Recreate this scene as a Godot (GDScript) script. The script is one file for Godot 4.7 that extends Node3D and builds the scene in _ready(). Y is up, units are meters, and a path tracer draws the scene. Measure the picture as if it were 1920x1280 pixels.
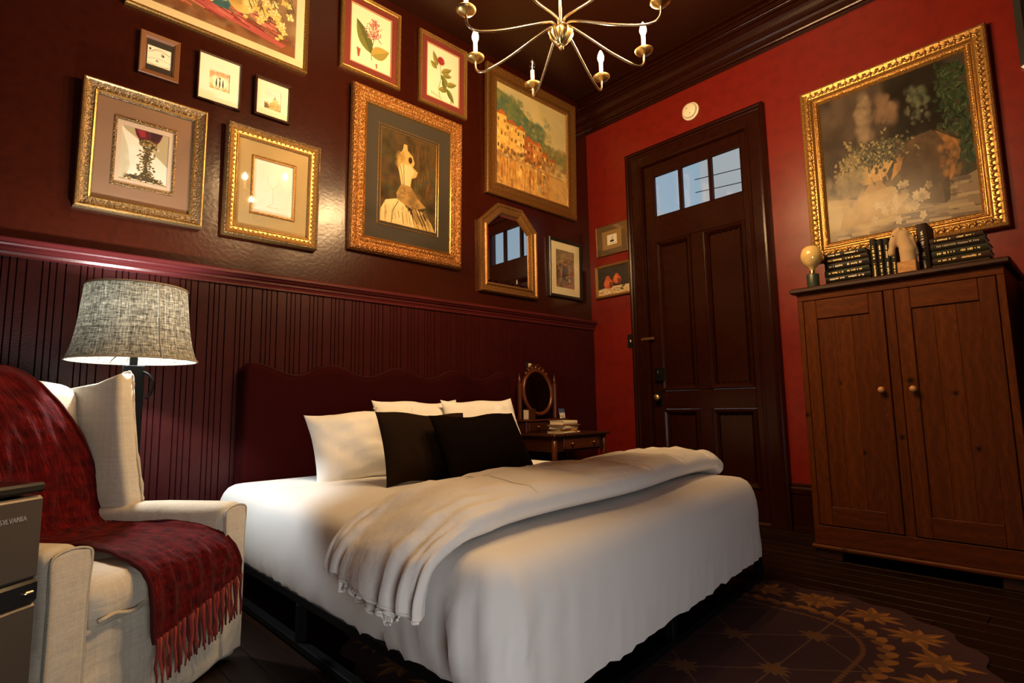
extends Node3D
# A dark red hotel bedroom: gallery wall over a beadboard wainscot, bed, armchair, chandelier, panelled door, pine armoire.
# World: the two visible walls meet at the origin; gallery wall is z = 0, door wall is x = 0, metres, y up.

var M := {}          # materials
var taken := {}      # names in use at top level
var rng := RandomNumberGenerator.new()
var fnl := FastNoiseLite.new()

func _ready():
	rng.seed = 7
	fnl.seed = 3
	fnl.frequency = 1.0
	# ---- camera
	var cam := Camera3D.new()
	cam.name = "camera"
	cam.fov = rad_to_deg(2.0 * atan(640.0 / 1048.27))
	cam.near = 0.05
	cam.far = 200.0
	add_child(cam)
	cam.position = Vector3(-3.9556, 0.84, 3.1933)
	cam.rotation_degrees = Vector3(6.635, -42.824, -0.927)
	cam.current = true
	# ---- sky, exposure
	var env := Environment.new()
	env.background_mode = Environment.BG_SKY
	var sm := ProceduralSkyMaterial.new()
	sm.sky_top_color = lin(0.27, 0.40, 0.52)
	sm.sky_horizon_color = lin(0.43, 0.54, 0.62)
	sm.ground_horizon_color = lin(0.30, 0.33, 0.35)
	sm.ground_bottom_color = lin(0.2, 0.2, 0.2)
	sm.sky_curve = 0.25
	var sky := Sky.new()
	sky.sky_material = sm
	env.sky = sky
	env.tonemap_mode = Environment.TONE_MAPPER_LINEAR
	env.tonemap_exposure = 1.0
	env.sdfgi_enabled = true
	env.ssao_enabled = true
	env.ssil_enabled = true
	var we := WorldEnvironment.new()
	we.name = "environment"
	we.environment = env
	add_child(we)
	# ---- a thin sun on the houses across the street
	var sun := DirectionalLight3D.new()
	sun.name = "sun"
	sun.light_energy = 0.55
	sun.light_color = lin(1.0, 0.95, 0.88)
	sun.light_angular_distance = 1.0
	sun.shadow_enabled = true
	add_child(sun)
	sun.look_at_from_position(Vector3.ZERO, Vector3(0.62, -0.9, 0.3))
	# ---- added fill for the foot of the bed, set in an unseen window
	var bed_fill := AreaLight3D.new()
	bed_fill.name = "added_window_fill"
	bed_fill.area_size = Vector2(0.9, 0.66)
	bed_fill.light_energy = BED_FILL_ENERGY
	bed_fill.light_color = lin(1.0, 0.965, 0.92)
	bed_fill.shadow_enabled = true
	bed_fill.set("area_range", 12.0)
	add_child(bed_fill)
	bed_fill.position = Vector3(-4.05, 0.48, 4.37)
	# ---- the rest
	make_materials()
	build_shell()
	build_door()
	build_exterior()
	build_bed()
	build_armchair()
	build_throw()
	build_fridge()
	build_armoire()
	build_chandelier()
	build_floor_lamp()
	build_rug()
	build_pictures()
	build_vanity()
	build_armoire_top()
	build_small_fittings()

const BED_FILL_ENERGY := 2.7
const BULB_ENERGY := 1.05
const LAMP_ENERGY := 1.25

# ------------------------------------------------------------------ helpers: colours, nodes
func lin(r, g, b) -> Color:
	return Color(r, g, b).linear_to_srgb()

func rgb8(r, g, b) -> Color:
	return Color(r / 255.0, g / 255.0, b / 255.0)

func numbered(called: String) -> String:
	if not taken.has(called):
		taken[called] = 0
		return called
	taken[called] += 1
	return "%s_%03d" % [called, taken[called]]

func tag(o, label: String, category: String, group := ""):
	o.set_meta("label", label)
	o.set_meta("category", category)
	if group != "":
		o.set_meta("group", group)
	return o

func thing(called: String, label: String, category: String, at := Vector3.ZERO, turn := 0.0, group := "") -> Node3D:
	var o := Node3D.new()
	o.name = numbered(called)
	add_child(o)
	o.position = at
	o.rotation.y = turn
	return tag(o, label, category, group)

func setting(called: String, label := "") -> Node3D:
	var o := Node3D.new()
	o.name = numbered(called)
	add_child(o)
	o.set_meta("kind", "structure")
	if label != "":
		o.set_meta("label", label)
	return o

func put(parent: Node, called: String, mesh: Mesh, mat: Material, at := Vector3.ZERO) -> MeshInstance3D:
	var o := MeshInstance3D.new()
	o.name = numbered(called) if parent == self else called
	o.mesh = mesh
	o.material_override = mat
	o.cast_shadow = GeometryInstance3D.SHADOW_CASTING_SETTING_ON
	parent.add_child(o, true)
	o.position = at
	return o

# ------------------------------------------------------------------ helpers: mesh
func tool(smooth := false) -> SurfaceTool:
	var st := SurfaceTool.new()
	st.begin(Mesh.PRIMITIVE_TRIANGLES)
	st.set_smooth_group(0 if smooth else -1)
	return st

func done(st: SurfaceTool) -> ArrayMesh:
	st.generate_normals()
	return st.commit()

func tri(st, a, b, c, ua := Vector2.ZERO, ub := Vector2.ZERO, uc := Vector2.ZERO):   # counter-clockwise seen from outside
	st.set_uv(ua); st.add_vertex(a)
	st.set_uv(uc); st.add_vertex(c)
	st.set_uv(ub); st.add_vertex(b)

func quad(st, a, b, c, d, ua := Vector2.ZERO, ub := Vector2.ZERO, uc := Vector2.ZERO, ud := Vector2.ZERO):
	tri(st, a, b, c, ua, ub, uc)
	tri(st, a, c, d, ua, uc, ud)

func facing(st, pts: Array, uvs: Array, centre: Vector3):    # a convex face turned away from centre
	var n: Vector3 = (pts[1] - pts[0]).cross(pts[2] - pts[0])
	var mid := Vector3.ZERO
	for p in pts:
		mid += p
	mid /= pts.size()
	if n.dot(mid - centre) < 0:
		pts = pts.duplicate(); uvs = uvs.duplicate()
		pts.reverse(); uvs.reverse()
	for i in range(1, pts.size() - 1):
		tri(st, pts[0], pts[i], pts[i + 1], uvs[0], uvs[i], uvs[i + 1])

func bbox(st, c: Vector3, s: Vector3, b := 0.003, uo := Vector2.ZERO):     # box with chamfered edges; v runs along its longest side
	var h := s * 0.5
	b = minf(b, minf(h.x, minf(h.y, h.z)) * 0.8)
	var long := s.max_axis_index()
	var uv := func(p: Vector3, a: int) -> Vector2:
		var q := p - c
		var o1 := (a + 1) % 3
		var o2 := (a + 2) % 3
		if a == long or o2 == long:
			return Vector2(q[o1] , q[o2]) + uo
		return Vector2(q[o2], q[o1]) + uo
	for a in 3:
		var p := (a + 1) % 3
		var q := (a + 2) % 3
		for sg in [-1, 1]:
			var pts := []
			var uvs := []
			for k in [[-1, -1], [1, -1], [1, 1], [-1, 1]]:
				var v := Vector3.ZERO
				v[a] = sg * h[a]
				v[p] = k[0] * (h[p] - b)
				v[q] = k[1] * (h[q] - b)
				pts.append(c + v)
				uvs.append(uv.call(c + v, a))
			facing(st, pts, uvs, c)
		for s1 in [-1, 1]:
			for s2 in [-1, 1]:
				var pts2 := []
				var uvs2 := []
				for k in [[0, -1], [0, 1], [1, 1], [1, -1]]:
					var v2 := Vector3.ZERO
					v2[a] = k[1] * (h[a] - b)
					v2[p] = s1 * (h[p] - (b if k[0] == 1 else 0.0))
					v2[q] = s2 * (h[q] - (0.0 if k[0] == 1 else b))
					pts2.append(c + v2)
					uvs2.append(uv.call(c + v2, p))
				facing(st, pts2, uvs2, c)
	for sx in [-1, 1]:
		for sy in [-1, 1]:
			for sz in [-1, 1]:
				var cr := c + Vector3(sx * h.x, sy * h.y, sz * h.z)
				facing(st, [cr - Vector3(0, sy * b, sz * b), cr - Vector3(sx * b, 0, sz * b), cr - Vector3(sx * b, sy * b, 0)], [Vector2.ZERO, Vector2.ZERO, Vector2.ZERO], c)

func box_mesh(s: Vector3, b := 0.003, c := Vector3.ZERO) -> ArrayMesh:
	var st := tool()
	bbox(st, c, s, b, Vector2(rng.randf(), rng.randf()))
	return done(st)

func span_box(st, lo: Vector3, hi: Vector3, b := 0.003):
	bbox(st, (lo + hi) * 0.5, hi - lo, b, Vector2(rng.randf(), rng.randf()))

func span_mesh(lo: Vector3, hi: Vector3, b := 0.003) -> ArrayMesh:
	var st := tool()
	span_box(st, lo, hi, b)
	return done(st)

func grid(st, nu: int, nv: int, fn: Callable, uvs := Vector2.ONE, flip := false):
	var P := []
	for j in nv + 1:
		var row := []
		for i in nu + 1:
			row.append(fn.call(float(i) / nu, float(j) / nv))
		P.append(row)
	for j in nv:
		for i in nu:
			var ua := Vector2(float(i) / nu, float(j) / nv) * uvs
			var ub := Vector2(float(i + 1) / nu, float(j) / nv) * uvs
			var uc := Vector2(float(i + 1) / nu, float(j + 1) / nv) * uvs
			var ud := Vector2(float(i) / nu, float(j + 1) / nv) * uvs
			if flip:
				quad(st, P[j][i], P[j + 1][i], P[j + 1][i + 1], P[j][i + 1], ua, ud, uc, ub)
			else:
				quad(st, P[j][i], P[j][i + 1], P[j + 1][i + 1], P[j + 1][i], ua, ub, uc, ud)

func lathe(st, prof: Array, segs := 24, at := Vector3.ZERO, lobes := 0, lobe_depth := 0.0):   # prof: [radius, y] from bottom to top
	for k in prof.size() - 1:
		for i in segs:
			var q := []
			for e in [[k, i], [k, i + 1], [k + 1, i + 1], [k + 1, i]]:
				var a: float = TAU * e[1] / segs
				var r: float = prof[e[0]][0]
				if lobes > 0:
					r *= 1.0 + lobe_depth * cos(a * lobes)
				q.append(at + Vector3(cos(a) * r, prof[e[0]][1], -sin(a) * r))
			quad(st, q[0], q[1], q[2], q[3], Vector2(float(i) / segs, float(k) / prof.size()), Vector2(float(i + 1) / segs, float(k) / prof.size()), Vector2(float(i + 1) / segs, float(k + 1) / prof.size()), Vector2(float(i) / segs, float(k + 1) / prof.size()))

func lathe_mesh(prof: Array, segs := 24, lobes := 0, lobe_depth := 0.0) -> ArrayMesh:
	var st := tool(true)
	lathe(st, prof, segs, Vector3.ZERO, lobes, lobe_depth)
	return done(st)

func tube(st, pts: Array, radius, sides := 8, caps := true):     # radius: a number or one for each point
	var n := pts.size()
	var up := Vector3.UP
	var first: Vector3 = (pts[1] - pts[0]).normalized()
	if absf(first.dot(up)) > 0.9:
		up = Vector3.RIGHT
	var side := first.cross(up).normalized()
	var rings := []
	for i in n:
		var d: Vector3
		if i == 0:
			d = first
		elif i == n - 1:
			d = (pts[i] - pts[i - 1]).normalized()
		else:
			d = (pts[i + 1] - pts[i - 1]).normalized()
		side = (side - d * side.dot(d)).normalized()
		var other := d.cross(side)
		var r: float = radius[i] if radius is Array else radius
		var ring := []
		for k in sides:
			var a := TAU * k / sides
			ring.append(pts[i] + (side * cos(a) + other * sin(a)) * r)
		rings.append(ring)
	for i in n - 1:
		for k in sides:
			var k2 := (k + 1) % sides
			quad(st, rings[i][k], rings[i][k2], rings[i + 1][k2], rings[i + 1][k], Vector2(float(k) / sides, i), Vector2(float(k + 1) / sides, i), Vector2(float(k + 1) / sides, i + 1), Vector2(float(k) / sides, i + 1))
	if caps:
		for k in sides:
			var k2 := (k + 1) % sides
			tri(st, pts[0], rings[0][k2], rings[0][k])
			tri(st, pts[n - 1], rings[n - 1][k], rings[n - 1][k2])

func tube_mesh(pts: Array, radius, sides := 8) -> ArrayMesh:
	var st := tool(true)
	tube(st, pts, radius, sides)
	return done(st)

func curve(keys: Array, steps := 8) -> Array:      # Catmull-Rom through the keys
	var out := []
	for i in keys.size() - 1:
		var a = keys[maxi(i - 1, 0)]
		var b = keys[i]
		var c = keys[i + 1]
		var d = keys[mini(i + 2, keys.size() - 1)]
		for k in steps:
			out.append(b.cubic_interpolate(c, a, d, float(k) / steps))
	out.append(keys[-1])
	return out

func inset(o: Array, d: float) -> Array:        # o counter-clockwise
	var out := []
	var n := o.size()
	for i in n:
		var e1: Vector2 = (o[i] - o[(i + n - 1) % n]).normalized()
		var e2: Vector2 = (o[(i + 1) % n] - o[i]).normalized()
		var n1 := Vector2(-e1.y, e1.x)
		var n2 := Vector2(-e2.y, e2.x)
		out.append(o[i] + (n1 + n2) / maxf(1.0 + n1.dot(n2), 0.25) * d)
	return out

func rect(w: float, h: float) -> Array:
	return [Vector2(-w / 2, -h / 2), Vector2(w / 2, -h / 2), Vector2(w / 2, h / 2), Vector2(-w / 2, h / 2)]

func ring_frame(st, outline: Array, prof: Array):       # prof: [inset, height] from the outer back edge to the inner one
	var loops := []
	for p in prof:
		var l := []
		for v in inset(outline, p[0]):
			l.append(Vector3(v.x, v.y, p[1]))
		loops.append(l)
	var n := outline.size()
	for k in prof.size() - 1:
		for i in n:
			var j := (i + 1) % n
			quad(st, loops[k][i], loops[k][j], loops[k + 1][j], loops[k + 1][i])

func frame_mesh(outline: Array, prof: Array, smooth := false) -> ArrayMesh:
	var st := tool(smooth)
	ring_frame(st, outline, prof)
	return done(st)

func fill(st, outline: Array, z: float, up := true):
	var pk := PackedVector2Array(outline)
	var idx := Geometry2D.triangulate_polygon(pk)
	for t in range(0, idx.size(), 3):
		var a := pk[idx[t]]; var b := pk[idx[t + 1]]; var c := pk[idx[t + 2]]
		if ((b - a).cross(c - a) > 0) != up:
			var s := b; b = c; c = s
		tri(st, Vector3(a.x, a.y, z), Vector3(b.x, b.y, z), Vector3(c.x, c.y, z), a, b, c)

func slab(st, outline: Array, depth: float, r := 0.0, steps := 3):      # outline (counter-clockwise) extruded along z from 0 to depth, both rims rounded
	var prof := []
	if r <= 0.0:
		prof = [[0.0, 0.0], [0.0, depth]]
	else:
		for k in steps + 1:
			var a := PI / 2 * k / steps
			prof.append([r * (1.0 - sin(a)), r * (1.0 - cos(a))])
		for k in steps + 1:
			var a2 := PI / 2 * k / steps
			prof.append([r * (1.0 - cos(a2)), depth - r * (1.0 - sin(a2))])
	var loops := []
	for p in prof:
		var l := []
		for v in inset(outline, p[0]):
			l.append(Vector3(v.x, v.y, p[1]))
		loops.append(l)
	var n := outline.size()
	for k in prof.size() - 1:
		for i in n:
			var j := (i + 1) % n
			quad(st, loops[k][i], loops[k][j], loops[k + 1][j], loops[k + 1][i])
	fill(st, inset(outline, r), 0.0, false)
	fill(st, inset(outline, r), depth, true)

func slab_mesh(outline: Array, depth: float, r := 0.0, steps := 3, smooth := false) -> ArrayMesh:
	var st := tool(smooth)
	slab(st, outline, depth, r, steps)
	return done(st)

func extrude(st, prof: Array, a: Vector3, b: Vector3, ux: Vector3, uy: Vector3):     # an open profile [x, y] drawn from a to b
	var len := a.distance_to(b)
	for k in prof.size() - 1:
		var p: Vector3 = ux * prof[k][0] + uy * prof[k][1]
		var q: Vector3 = ux * prof[k + 1][0] + uy * prof[k + 1][1]
		quad(st, a + p, b + p, b + q, a + q, Vector2(0, 0), Vector2(0, len), Vector2(p.distance_to(q), len), Vector2(p.distance_to(q), 0))

func soft_box(s: Vector3, r: float, n := 8, k := 4, bend = null) -> ArrayMesh:      # rounded box whose points may be bent
	var st := tool(true)
	var h := s * 0.5
	r = minf(r, minf(h.x, minf(h.y, h.z)) * 0.999)
	var line := func(half: float) -> Array:
		var t := []
		for i in k:
			t.append(-half + r * (1.0 - cos(PI / 2 * i / k)) * 0.999)
		for i in n + 1:
			t.append(lerpf(-half + r, half - r, float(i) / n))
		for i in range(k - 1, -1, -1):
			t.append(half - r * (1.0 - cos(PI / 2 * i / k)) * 0.999)
		return t
	for a in 3:
		var p := (a + 1) % 3
		var q := (a + 2) % 3
		var lp: Array = line.call(h[p])
		var lq: Array = line.call(h[q])
		for sg in [-1, 1]:
			var P := []
			for j in lq.size():
				var row := []
				for i in lp.size():
					var v := Vector3.ZERO
					v[a] = sg * h[a]
					v[p] = lp[i]
					v[q] = lq[j]
					var inner := v.clamp(-(h - Vector3.ONE * r), h - Vector3.ONE * r)
					var d := v - inner
					var w := inner + d.normalized() * r
					row.append(bend.call(w) if bend != null else w)
				P.append(row)
			for j in lq.size() - 1:
				for i in lp.size() - 1:
					var u0 := Vector2(lp[i], lq[j]); var u1 := Vector2(lp[i + 1], lq[j]); var u2 := Vector2(lp[i + 1], lq[j + 1]); var u3 := Vector2(lp[i], lq[j + 1])
					if sg > 0:
						quad(st, P[j][i], P[j][i + 1], P[j + 1][i + 1], P[j + 1][i], u0, u1, u2, u3)
					else:
						quad(st, P[j][i], P[j + 1][i], P[j + 1][i + 1], P[j][i + 1], u0, u3, u2, u1)
	return done(st)

func wob(p: Vector3, f: float) -> float:
	return fnl.get_noise_3d(p.x * f, p.y * f, p.z * f)

func sdf_mesh(st, bones: Array, lo: Vector3, hi: Vector3, cell: float, k: float):       # surface nets round tapered bones [a, b, ra, rb]
	var n := Vector3i(((hi - lo) / cell).ceil())
	var val := PackedFloat32Array()
	val.resize((n.x + 1) * (n.y + 1) * (n.z + 1))
	var at := func(i, j, l) -> int: return i + (n.x + 1) * (j + (n.y + 1) * l)
	for l in n.z + 1:
		for j in n.y + 1:
			for i in n.x + 1:
				var p := lo + Vector3(i, j, l) * cell
				var d := 9.0
				for b in bones:
					var ba: Vector3 = b[1] - b[0]
					var t := clampf((p - b[0]).dot(ba) / maxf(ba.length_squared(), 1e-9), 0, 1)
					var e: float = p.distance_to(b[0] + ba * t) - lerpf(b[2], b[3], t)
					var hh := maxf(k - absf(d - e), 0.0) / k
					d = minf(d, e) - hh * hh * k * 0.25
				val[at.call(i, j, l)] = d
	var vert := {}
	for l in n.z:
		for j in n.y:
			for i in n.x:
				var sum := Vector3.ZERO
				var cnt := 0
				var c8 := []
				for q in 8:
					c8.append(val[at.call(i + (q & 1), j + ((q >> 1) & 1), l + ((q >> 2) & 1))])
				for e in [[0, 1], [2, 3], [4, 5], [6, 7], [0, 2], [1, 3], [4, 6], [5, 7], [0, 4], [1, 5], [2, 6], [3, 7]]:
					var va: float = c8[e[0]]
					var vb: float = c8[e[1]]
					if (va < 0) != (vb < 0):
						var t2 := va / (va - vb)
						var pa := Vector3(e[0] & 1, (e[0] >> 1) & 1, (e[0] >> 2) & 1)
						var pb := Vector3(e[1] & 1, (e[1] >> 1) & 1, (e[1] >> 2) & 1)
						sum += pa.lerp(pb, t2)
						cnt += 1
				if cnt:
					vert[Vector3i(i, j, l)] = lo + (Vector3(i, j, l) + sum / cnt) * cell
	for l in range(1, n.z):
		for j in range(1, n.y):
			for i in range(1, n.x):
				var v0: float = val[at.call(i, j, l)]
				for a in 3:
					var e2 := Vector3i.ZERO
					e2[a] = 1
					var v1: float = val[at.call(i + e2.x, j + e2.y, l + e2.z)]
					if (v0 < 0) != (v1 < 0):
						var p1 := Vector3i.ZERO
						var p2 := Vector3i.ZERO
						p1[(a + 1) % 3] = 1
						p2[(a + 2) % 3] = 1
						var c := Vector3i(i, j, l)
						var w := [c - p1 - p2, c - p2, c, c - p1]
						var ok := true
						for x in w:
							ok = ok and vert.has(x)
						if ok:
							if v0 < 0:
								quad(st, vert[w[0]], vert[w[1]], vert[w[2]], vert[w[3]])
							else:
								quad(st, vert[w[0]], vert[w[3]], vert[w[2]], vert[w[1]])

# ------------------------------------------------------------------ materials
func noise_tex(kind: int, freq: float, octaves := 3, seed_ := 1, size := 512) -> NoiseTexture2D:
	var n := FastNoiseLite.new()
	n.noise_type = kind
	n.frequency = freq
	n.fractal_octaves = octaves
	n.seed = seed_
	var t := NoiseTexture2D.new()
	t.width = size
	t.height = size
	t.seamless = true
	t.noise = n
	return t

func ramp_tex(kind: int, freq: float, octaves: int, seed_: int, stops: Array, size := 512) -> NoiseTexture2D:
	var t := noise_tex(kind, freq, octaves, seed_, size)
	var g := Gradient.new()
	var off := PackedFloat32Array()
	var col := PackedColorArray()
	for s in stops:
		off.append(s[0])
		col.append(s[1])
	g.offsets = off
	g.colors = col
	t.color_ramp = g
	return t

func mat(col: Color, rough: float, metal := 0.0) -> StandardMaterial3D:
	var m := StandardMaterial3D.new()
	m.albedo_color = col
	m.roughness = rough
	m.metallic = metal
	m.metallic_specular = 0.5
	return m

func dull(m: StandardMaterial3D, spec := 0.2):
	m.metallic_specular = spec
	return m

func tri_map(m: StandardMaterial3D, scale: float, world := true):
	m.uv1_triplanar = true
	m.uv1_world_triplanar = world
	m.uv1_scale = Vector3.ONE * scale
	return m

func bumpy(m: StandardMaterial3D, t: Texture2D, depth_cm: float):
	m.heightmap_enabled = true
	m.heightmap_texture = t
	m.heightmap_scale = depth_cm
	return m

func glow(col: Color, energy: float) -> StandardMaterial3D:
	var m := mat(col, 0.4)
	m.emission_enabled = true
	m.emission = col
	m.emission_energy_multiplier = energy
	return m

func pane_mat(alpha := 0.05, tint := Color(1, 1, 1)) -> StandardMaterial3D:
	var m := mat(Color(tint.r, tint.g, tint.b, alpha), 0.02)
	m.transparency = BaseMaterial3D.TRANSPARENCY_ALPHA
	m.metallic_specular = 0.5
	return m

func wood_image(seed_: int, knots: int) -> ImageTexture:
	var w := 192
	var h := 768
	var r := RandomNumberGenerator.new()
	r.seed = seed_
	var ks := []
	for i in knots:
		ks.append([r.randf() * w, r.randf() * h, 3.0 + r.randf() * 4.0])
	var im := Image.create(w, h, false, Image.FORMAT_RGBA8)
	for y in h:
		for x in w:
			var bend := fnl.get_noise_3d(x * 0.012, y * 0.0016, seed_ * 3.1) * 20.0
			var dark := 0.0
			for k in ks:
				var dx: float = (x - k[0]) / k[2]
				var dy: float = (y - k[1]) / (k[2] * 1.5)
				var d2 := dx * dx + dy * dy
				if d2 < 30.0:
					bend += 7.0 * exp(-d2 * 0.22) * signf(dx)
					dark += exp(-d2 * 1.1)
			var g := sin((x + bend) * 0.30 + fnl.get_noise_2d(y * 0.01, seed_) * 3.0) * 0.5 + 0.5
			var f := fnl.get_noise_3d((x + bend) * 0.45, y * 0.02, seed_ * 7.7) * 0.5 + 0.5
			var fine := fnl.get_noise_3d(x * 1.3, y * 0.05, seed_ * 1.7) * 0.5 + 0.5
			var v := 0.80 + 0.09 * (g * g - 0.4) + 0.30 * (f - 0.5) + 0.16 * (fine - 0.5)
			v = clampf(v * (1.0 - 0.72 * minf(dark, 1.0)), 0.06, 1.0)
			im.set_pixel(x, y, Color(v, v * 0.98, v * 0.95))
	return ImageTexture.create_from_image(im)

func wood(col: Color, tex: Texture2D, rough: float, sx := 2.2, sy := 0.8) -> StandardMaterial3D:
	var m := mat(col, rough)
	m.albedo_texture = tex
	m.uv1_scale = Vector3(sx, sy, 1)
	return m

func weave_image(size: int, base: Color, spread: float, slub: float, seed_: int) -> ImageTexture:
	var im := Image.create(size, size, false, Image.FORMAT_RGBA8)
	var r := RandomNumberGenerator.new()
	r.seed = seed_
	var rows := []
	var cols := []
	for i in size:
		rows.append(r.randfn(0, 1) * spread)
		cols.append(r.randfn(0, 1) * spread)
	for y in size:
		for x in size:
			var over := (x + y) % 2 == 0
			var v := 1.0
			var a := fnl.get_noise_2d(x * 0.06, y * 0.9 + seed_ * 31)
			var b := fnl.get_noise_2d(x * 0.9 + seed_ * 17, y * 0.06)
			v += rows[y] * (0.6 if over else 0.4) + cols[x] * (0.4 if over else 0.6) + (a + b) * slub
			im.set_pixel(x, y, Color(base.r * v, base.g * v, base.b * v).clamp(Color.BLACK, Color.WHITE))
	return ImageTexture.create_from_image(im)

func throw_image() -> ImageTexture:
	var w := 256
	var h := 512
	var im := Image.create(w, h, false, Image.FORMAT_RGBA8)
	for y in h:
		for x in w:
			var s := fnl.get_noise_2d(x * 0.35, y * 0.02) * 0.5 + 0.5
			var p := fnl.get_noise_2d(x * 0.02 + 90, y * 0.035) * 0.5 + 0.5
			var f := fnl.get_noise_2d(x * 0.5 + 30, y * 0.05) * 0.5 + 0.5
			var line := smoothstep(0.62, 0.8, fnl.get_noise_2d(x * 0.7 + 200, y * 0.008) * 0.5 + 0.5)
			var c := rgb8(96, 10, 14).lerp(rgb8(44, 5, 8), clampf(1.5 * p - 0.3, 0, 1))
			c = c.lerp(rgb8(140, 26, 20), clampf(s * 1.4 - 0.55, 0, 0.8))
			c = c.lerp(rgb8(170, 60, 38), line * 0.55)
			var v := 0.86 + 0.28 * f
			im.set_pixel(x, y, Color(c.r * v * 0.84, c.g * v * 0.8, c.b * v * 0.85))
	return ImageTexture.create_from_image(im)

func make_materials():
	var simplex := FastNoiseLite.TYPE_SIMPLEX_SMOOTH
	var cell := FastNoiseLite.TYPE_CELLULAR
	var peel := noise_tex(simplex, 0.03, 3, 4)
	var fine := noise_tex(simplex, 0.12, 3, 5)
	var crumple := noise_tex(simplex, 0.012, 4, 6)
	var carved := noise_tex(cell, 0.05, 2, 8)
	var scratch := ramp_tex(simplex, 0.015, 5, 9, [[0.0, Color(0.86, 0.86, 0.86)], [0.5, Color(0.96, 0.96, 0.96)], [1.0, Color(1, 1, 1)]])
	var grain_a := wood_image(1, 7)
	var grain_b := wood_image(2, 3)
	M.grain_a = grain_a
	M.grain_b = grain_b
	# painted walls and woodwork
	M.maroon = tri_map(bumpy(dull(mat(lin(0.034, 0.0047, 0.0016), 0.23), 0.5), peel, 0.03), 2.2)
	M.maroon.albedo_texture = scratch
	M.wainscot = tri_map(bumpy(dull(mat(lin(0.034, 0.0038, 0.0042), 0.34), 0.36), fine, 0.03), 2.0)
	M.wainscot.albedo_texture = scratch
	M.rail = tri_map(bumpy(mat(lin(0.065, 0.0085, 0.009), 0.27), fine, 0.03), 2.0)
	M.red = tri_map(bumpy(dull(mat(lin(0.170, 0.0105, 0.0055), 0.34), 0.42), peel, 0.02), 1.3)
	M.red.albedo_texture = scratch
	M.brown = tri_map(bumpy(dull(mat(lin(0.021, 0.0040, 0.0015), 0.22), 0.34), fine, 0.04), 1.6)
	M.brown.albedo_texture = scratch
	M.ceiling = tri_map(bumpy(dull(mat(lin(0.024, 0.0060, 0.0020), 0.36), 0.4), peel, 0.04), 1.4)
	M.back_wall = dull(tri_map(mat(lin(0.045, 0.010, 0.008), 0.5), 1.0), 0.2)
	M.floor = []
	for i in 4:
		var f := wood(lin(0.020, 0.0068, 0.0020) * [0.85, 1.0, 1.12, 0.94][i], grain_a if i % 2 else grain_b, 0.42, 2.6, 0.45)
		dull(f, 0.3)
		f.uv1_offset = Vector3(i * 0.27, i * 0.31, 0)
		M.floor.append(f)
	M.gap = mat(lin(0.01, 0.006, 0.004), 0.8)
	# wood furniture
	M.pine = wood(lin(0.115, 0.0270, 0.0020), grain_a, 0.45, 2.4, 0.85)
	dull(M.pine, 0.25)
	M.pine2 = wood(lin(0.100, 0.0230, 0.0017), grain_b, 0.45, 2.4, 0.85)
	dull(M.pine2, 0.25)
	M.pine_dark = wood(lin(0.045, 0.0105, 0.0028), grain_b, 0.4, 2.4, 0.85)
	M.knob = wood(lin(0.62, 0.30, 0.09), grain_b, 0.35)
	M.walnut = wood(lin(0.065, 0.018, 0.006), grain_b, 0.3, 3.0, 1.2)
	M.walnut_red = wood(lin(0.13, 0.034, 0.0095), grain_a, 0.28, 3.0, 1.2)
	# metals
	M.black_metal = tri_map(bumpy(dull(mat(lin(0.0045, 0.0043, 0.0045), 0.55), 0.2), fine, 0.03), 4.0)
	M.silver_brass = mat(lin(0.62, 0.52, 0.38), 0.24, 1.0)
	M.brass = mat(lin(0.66, 0.48, 0.21), 0.26, 1.0)
	M.dull_brass = mat(lin(0.55, 0.36, 0.13), 0.35, 1.0)
	var goldtex := ramp_tex(simplex, 0.05, 4, 12, [[0.0, Color(0.45, 0.4, 0.36)], [0.45, Color(0.8, 0.78, 0.75)], [1.0, Color(1, 1, 1)]])
	var gold := func(c: Color, rough: float, metal: float, relief: Texture2D, cm: float, sc: float) -> StandardMaterial3D:
		var m := mat(c, rough, metal)
		m.albedo_texture = goldtex
		return tri_map(bumpy(m, relief, cm), sc, false)
	M.gold_carved = gold.call(lin(0.66, 0.34, 0.09), 0.34, 0.65, carved, 0.7, 3.2)
	M.gold_red = gold.call(lin(0.62, 0.27, 0.07), 0.36, 0.6, carved, 0.7, 3.0)
	M.gold_smooth = gold.call(lin(0.64, 0.36, 0.11), 0.3, 0.7, fine, 0.06, 3.0)
	M.gold_bright = gold.call(lin(0.66, 0.38, 0.105), 0.3, 0.75, fine, 0.04, 3.0)
	M.bronze = gold.call(lin(0.34, 0.22, 0.10), 0.36, 0.6, carved, 0.45, 4.0)
	M.gold_brown = gold.call(lin(0.36, 0.17, 0.045), 0.34, 0.55, fine, 0.08, 2.5)
	M.frame_brown = wood(lin(0.28, 0.12, 0.045), grain_b, 0.4, 6.0, 2.0)
	M.frame_dark = wood(lin(0.07, 0.026, 0.012), grain_b, 0.32, 6.0, 2.0)
	M.frame_black = mat(lin(0.012, 0.010, 0.009), 0.28)
	# cloth
	M.sheet = tri_map(bumpy(mat(lin(0.80, 0.79, 0.775), 0.85), fine, 0.04), 5.0)
	M.duvet = tri_map(bumpy(mat(lin(0.80, 0.775, 0.75), 0.8), crumple, 0.25), 3.0)
	M.pillow_white = tri_map(bumpy(mat(lin(0.82, 0.81, 0.79), 0.85), crumple, 0.12), 3.0)
	M.velvet = tri_map(bumpy(dull(mat(lin(0.022, 0.0024, 0.0026), 0.8), 0.1), fine, 0.05), 4.0)
	M.lit_rim = dull(mat(lin(0.030, 0.004, 0.004), 0.7), 0.25)  # lighter velvet, stands for the light along the headboard rim
	M.velvet.rim_enabled = true
	M.velvet.rim = 0.12
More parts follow.
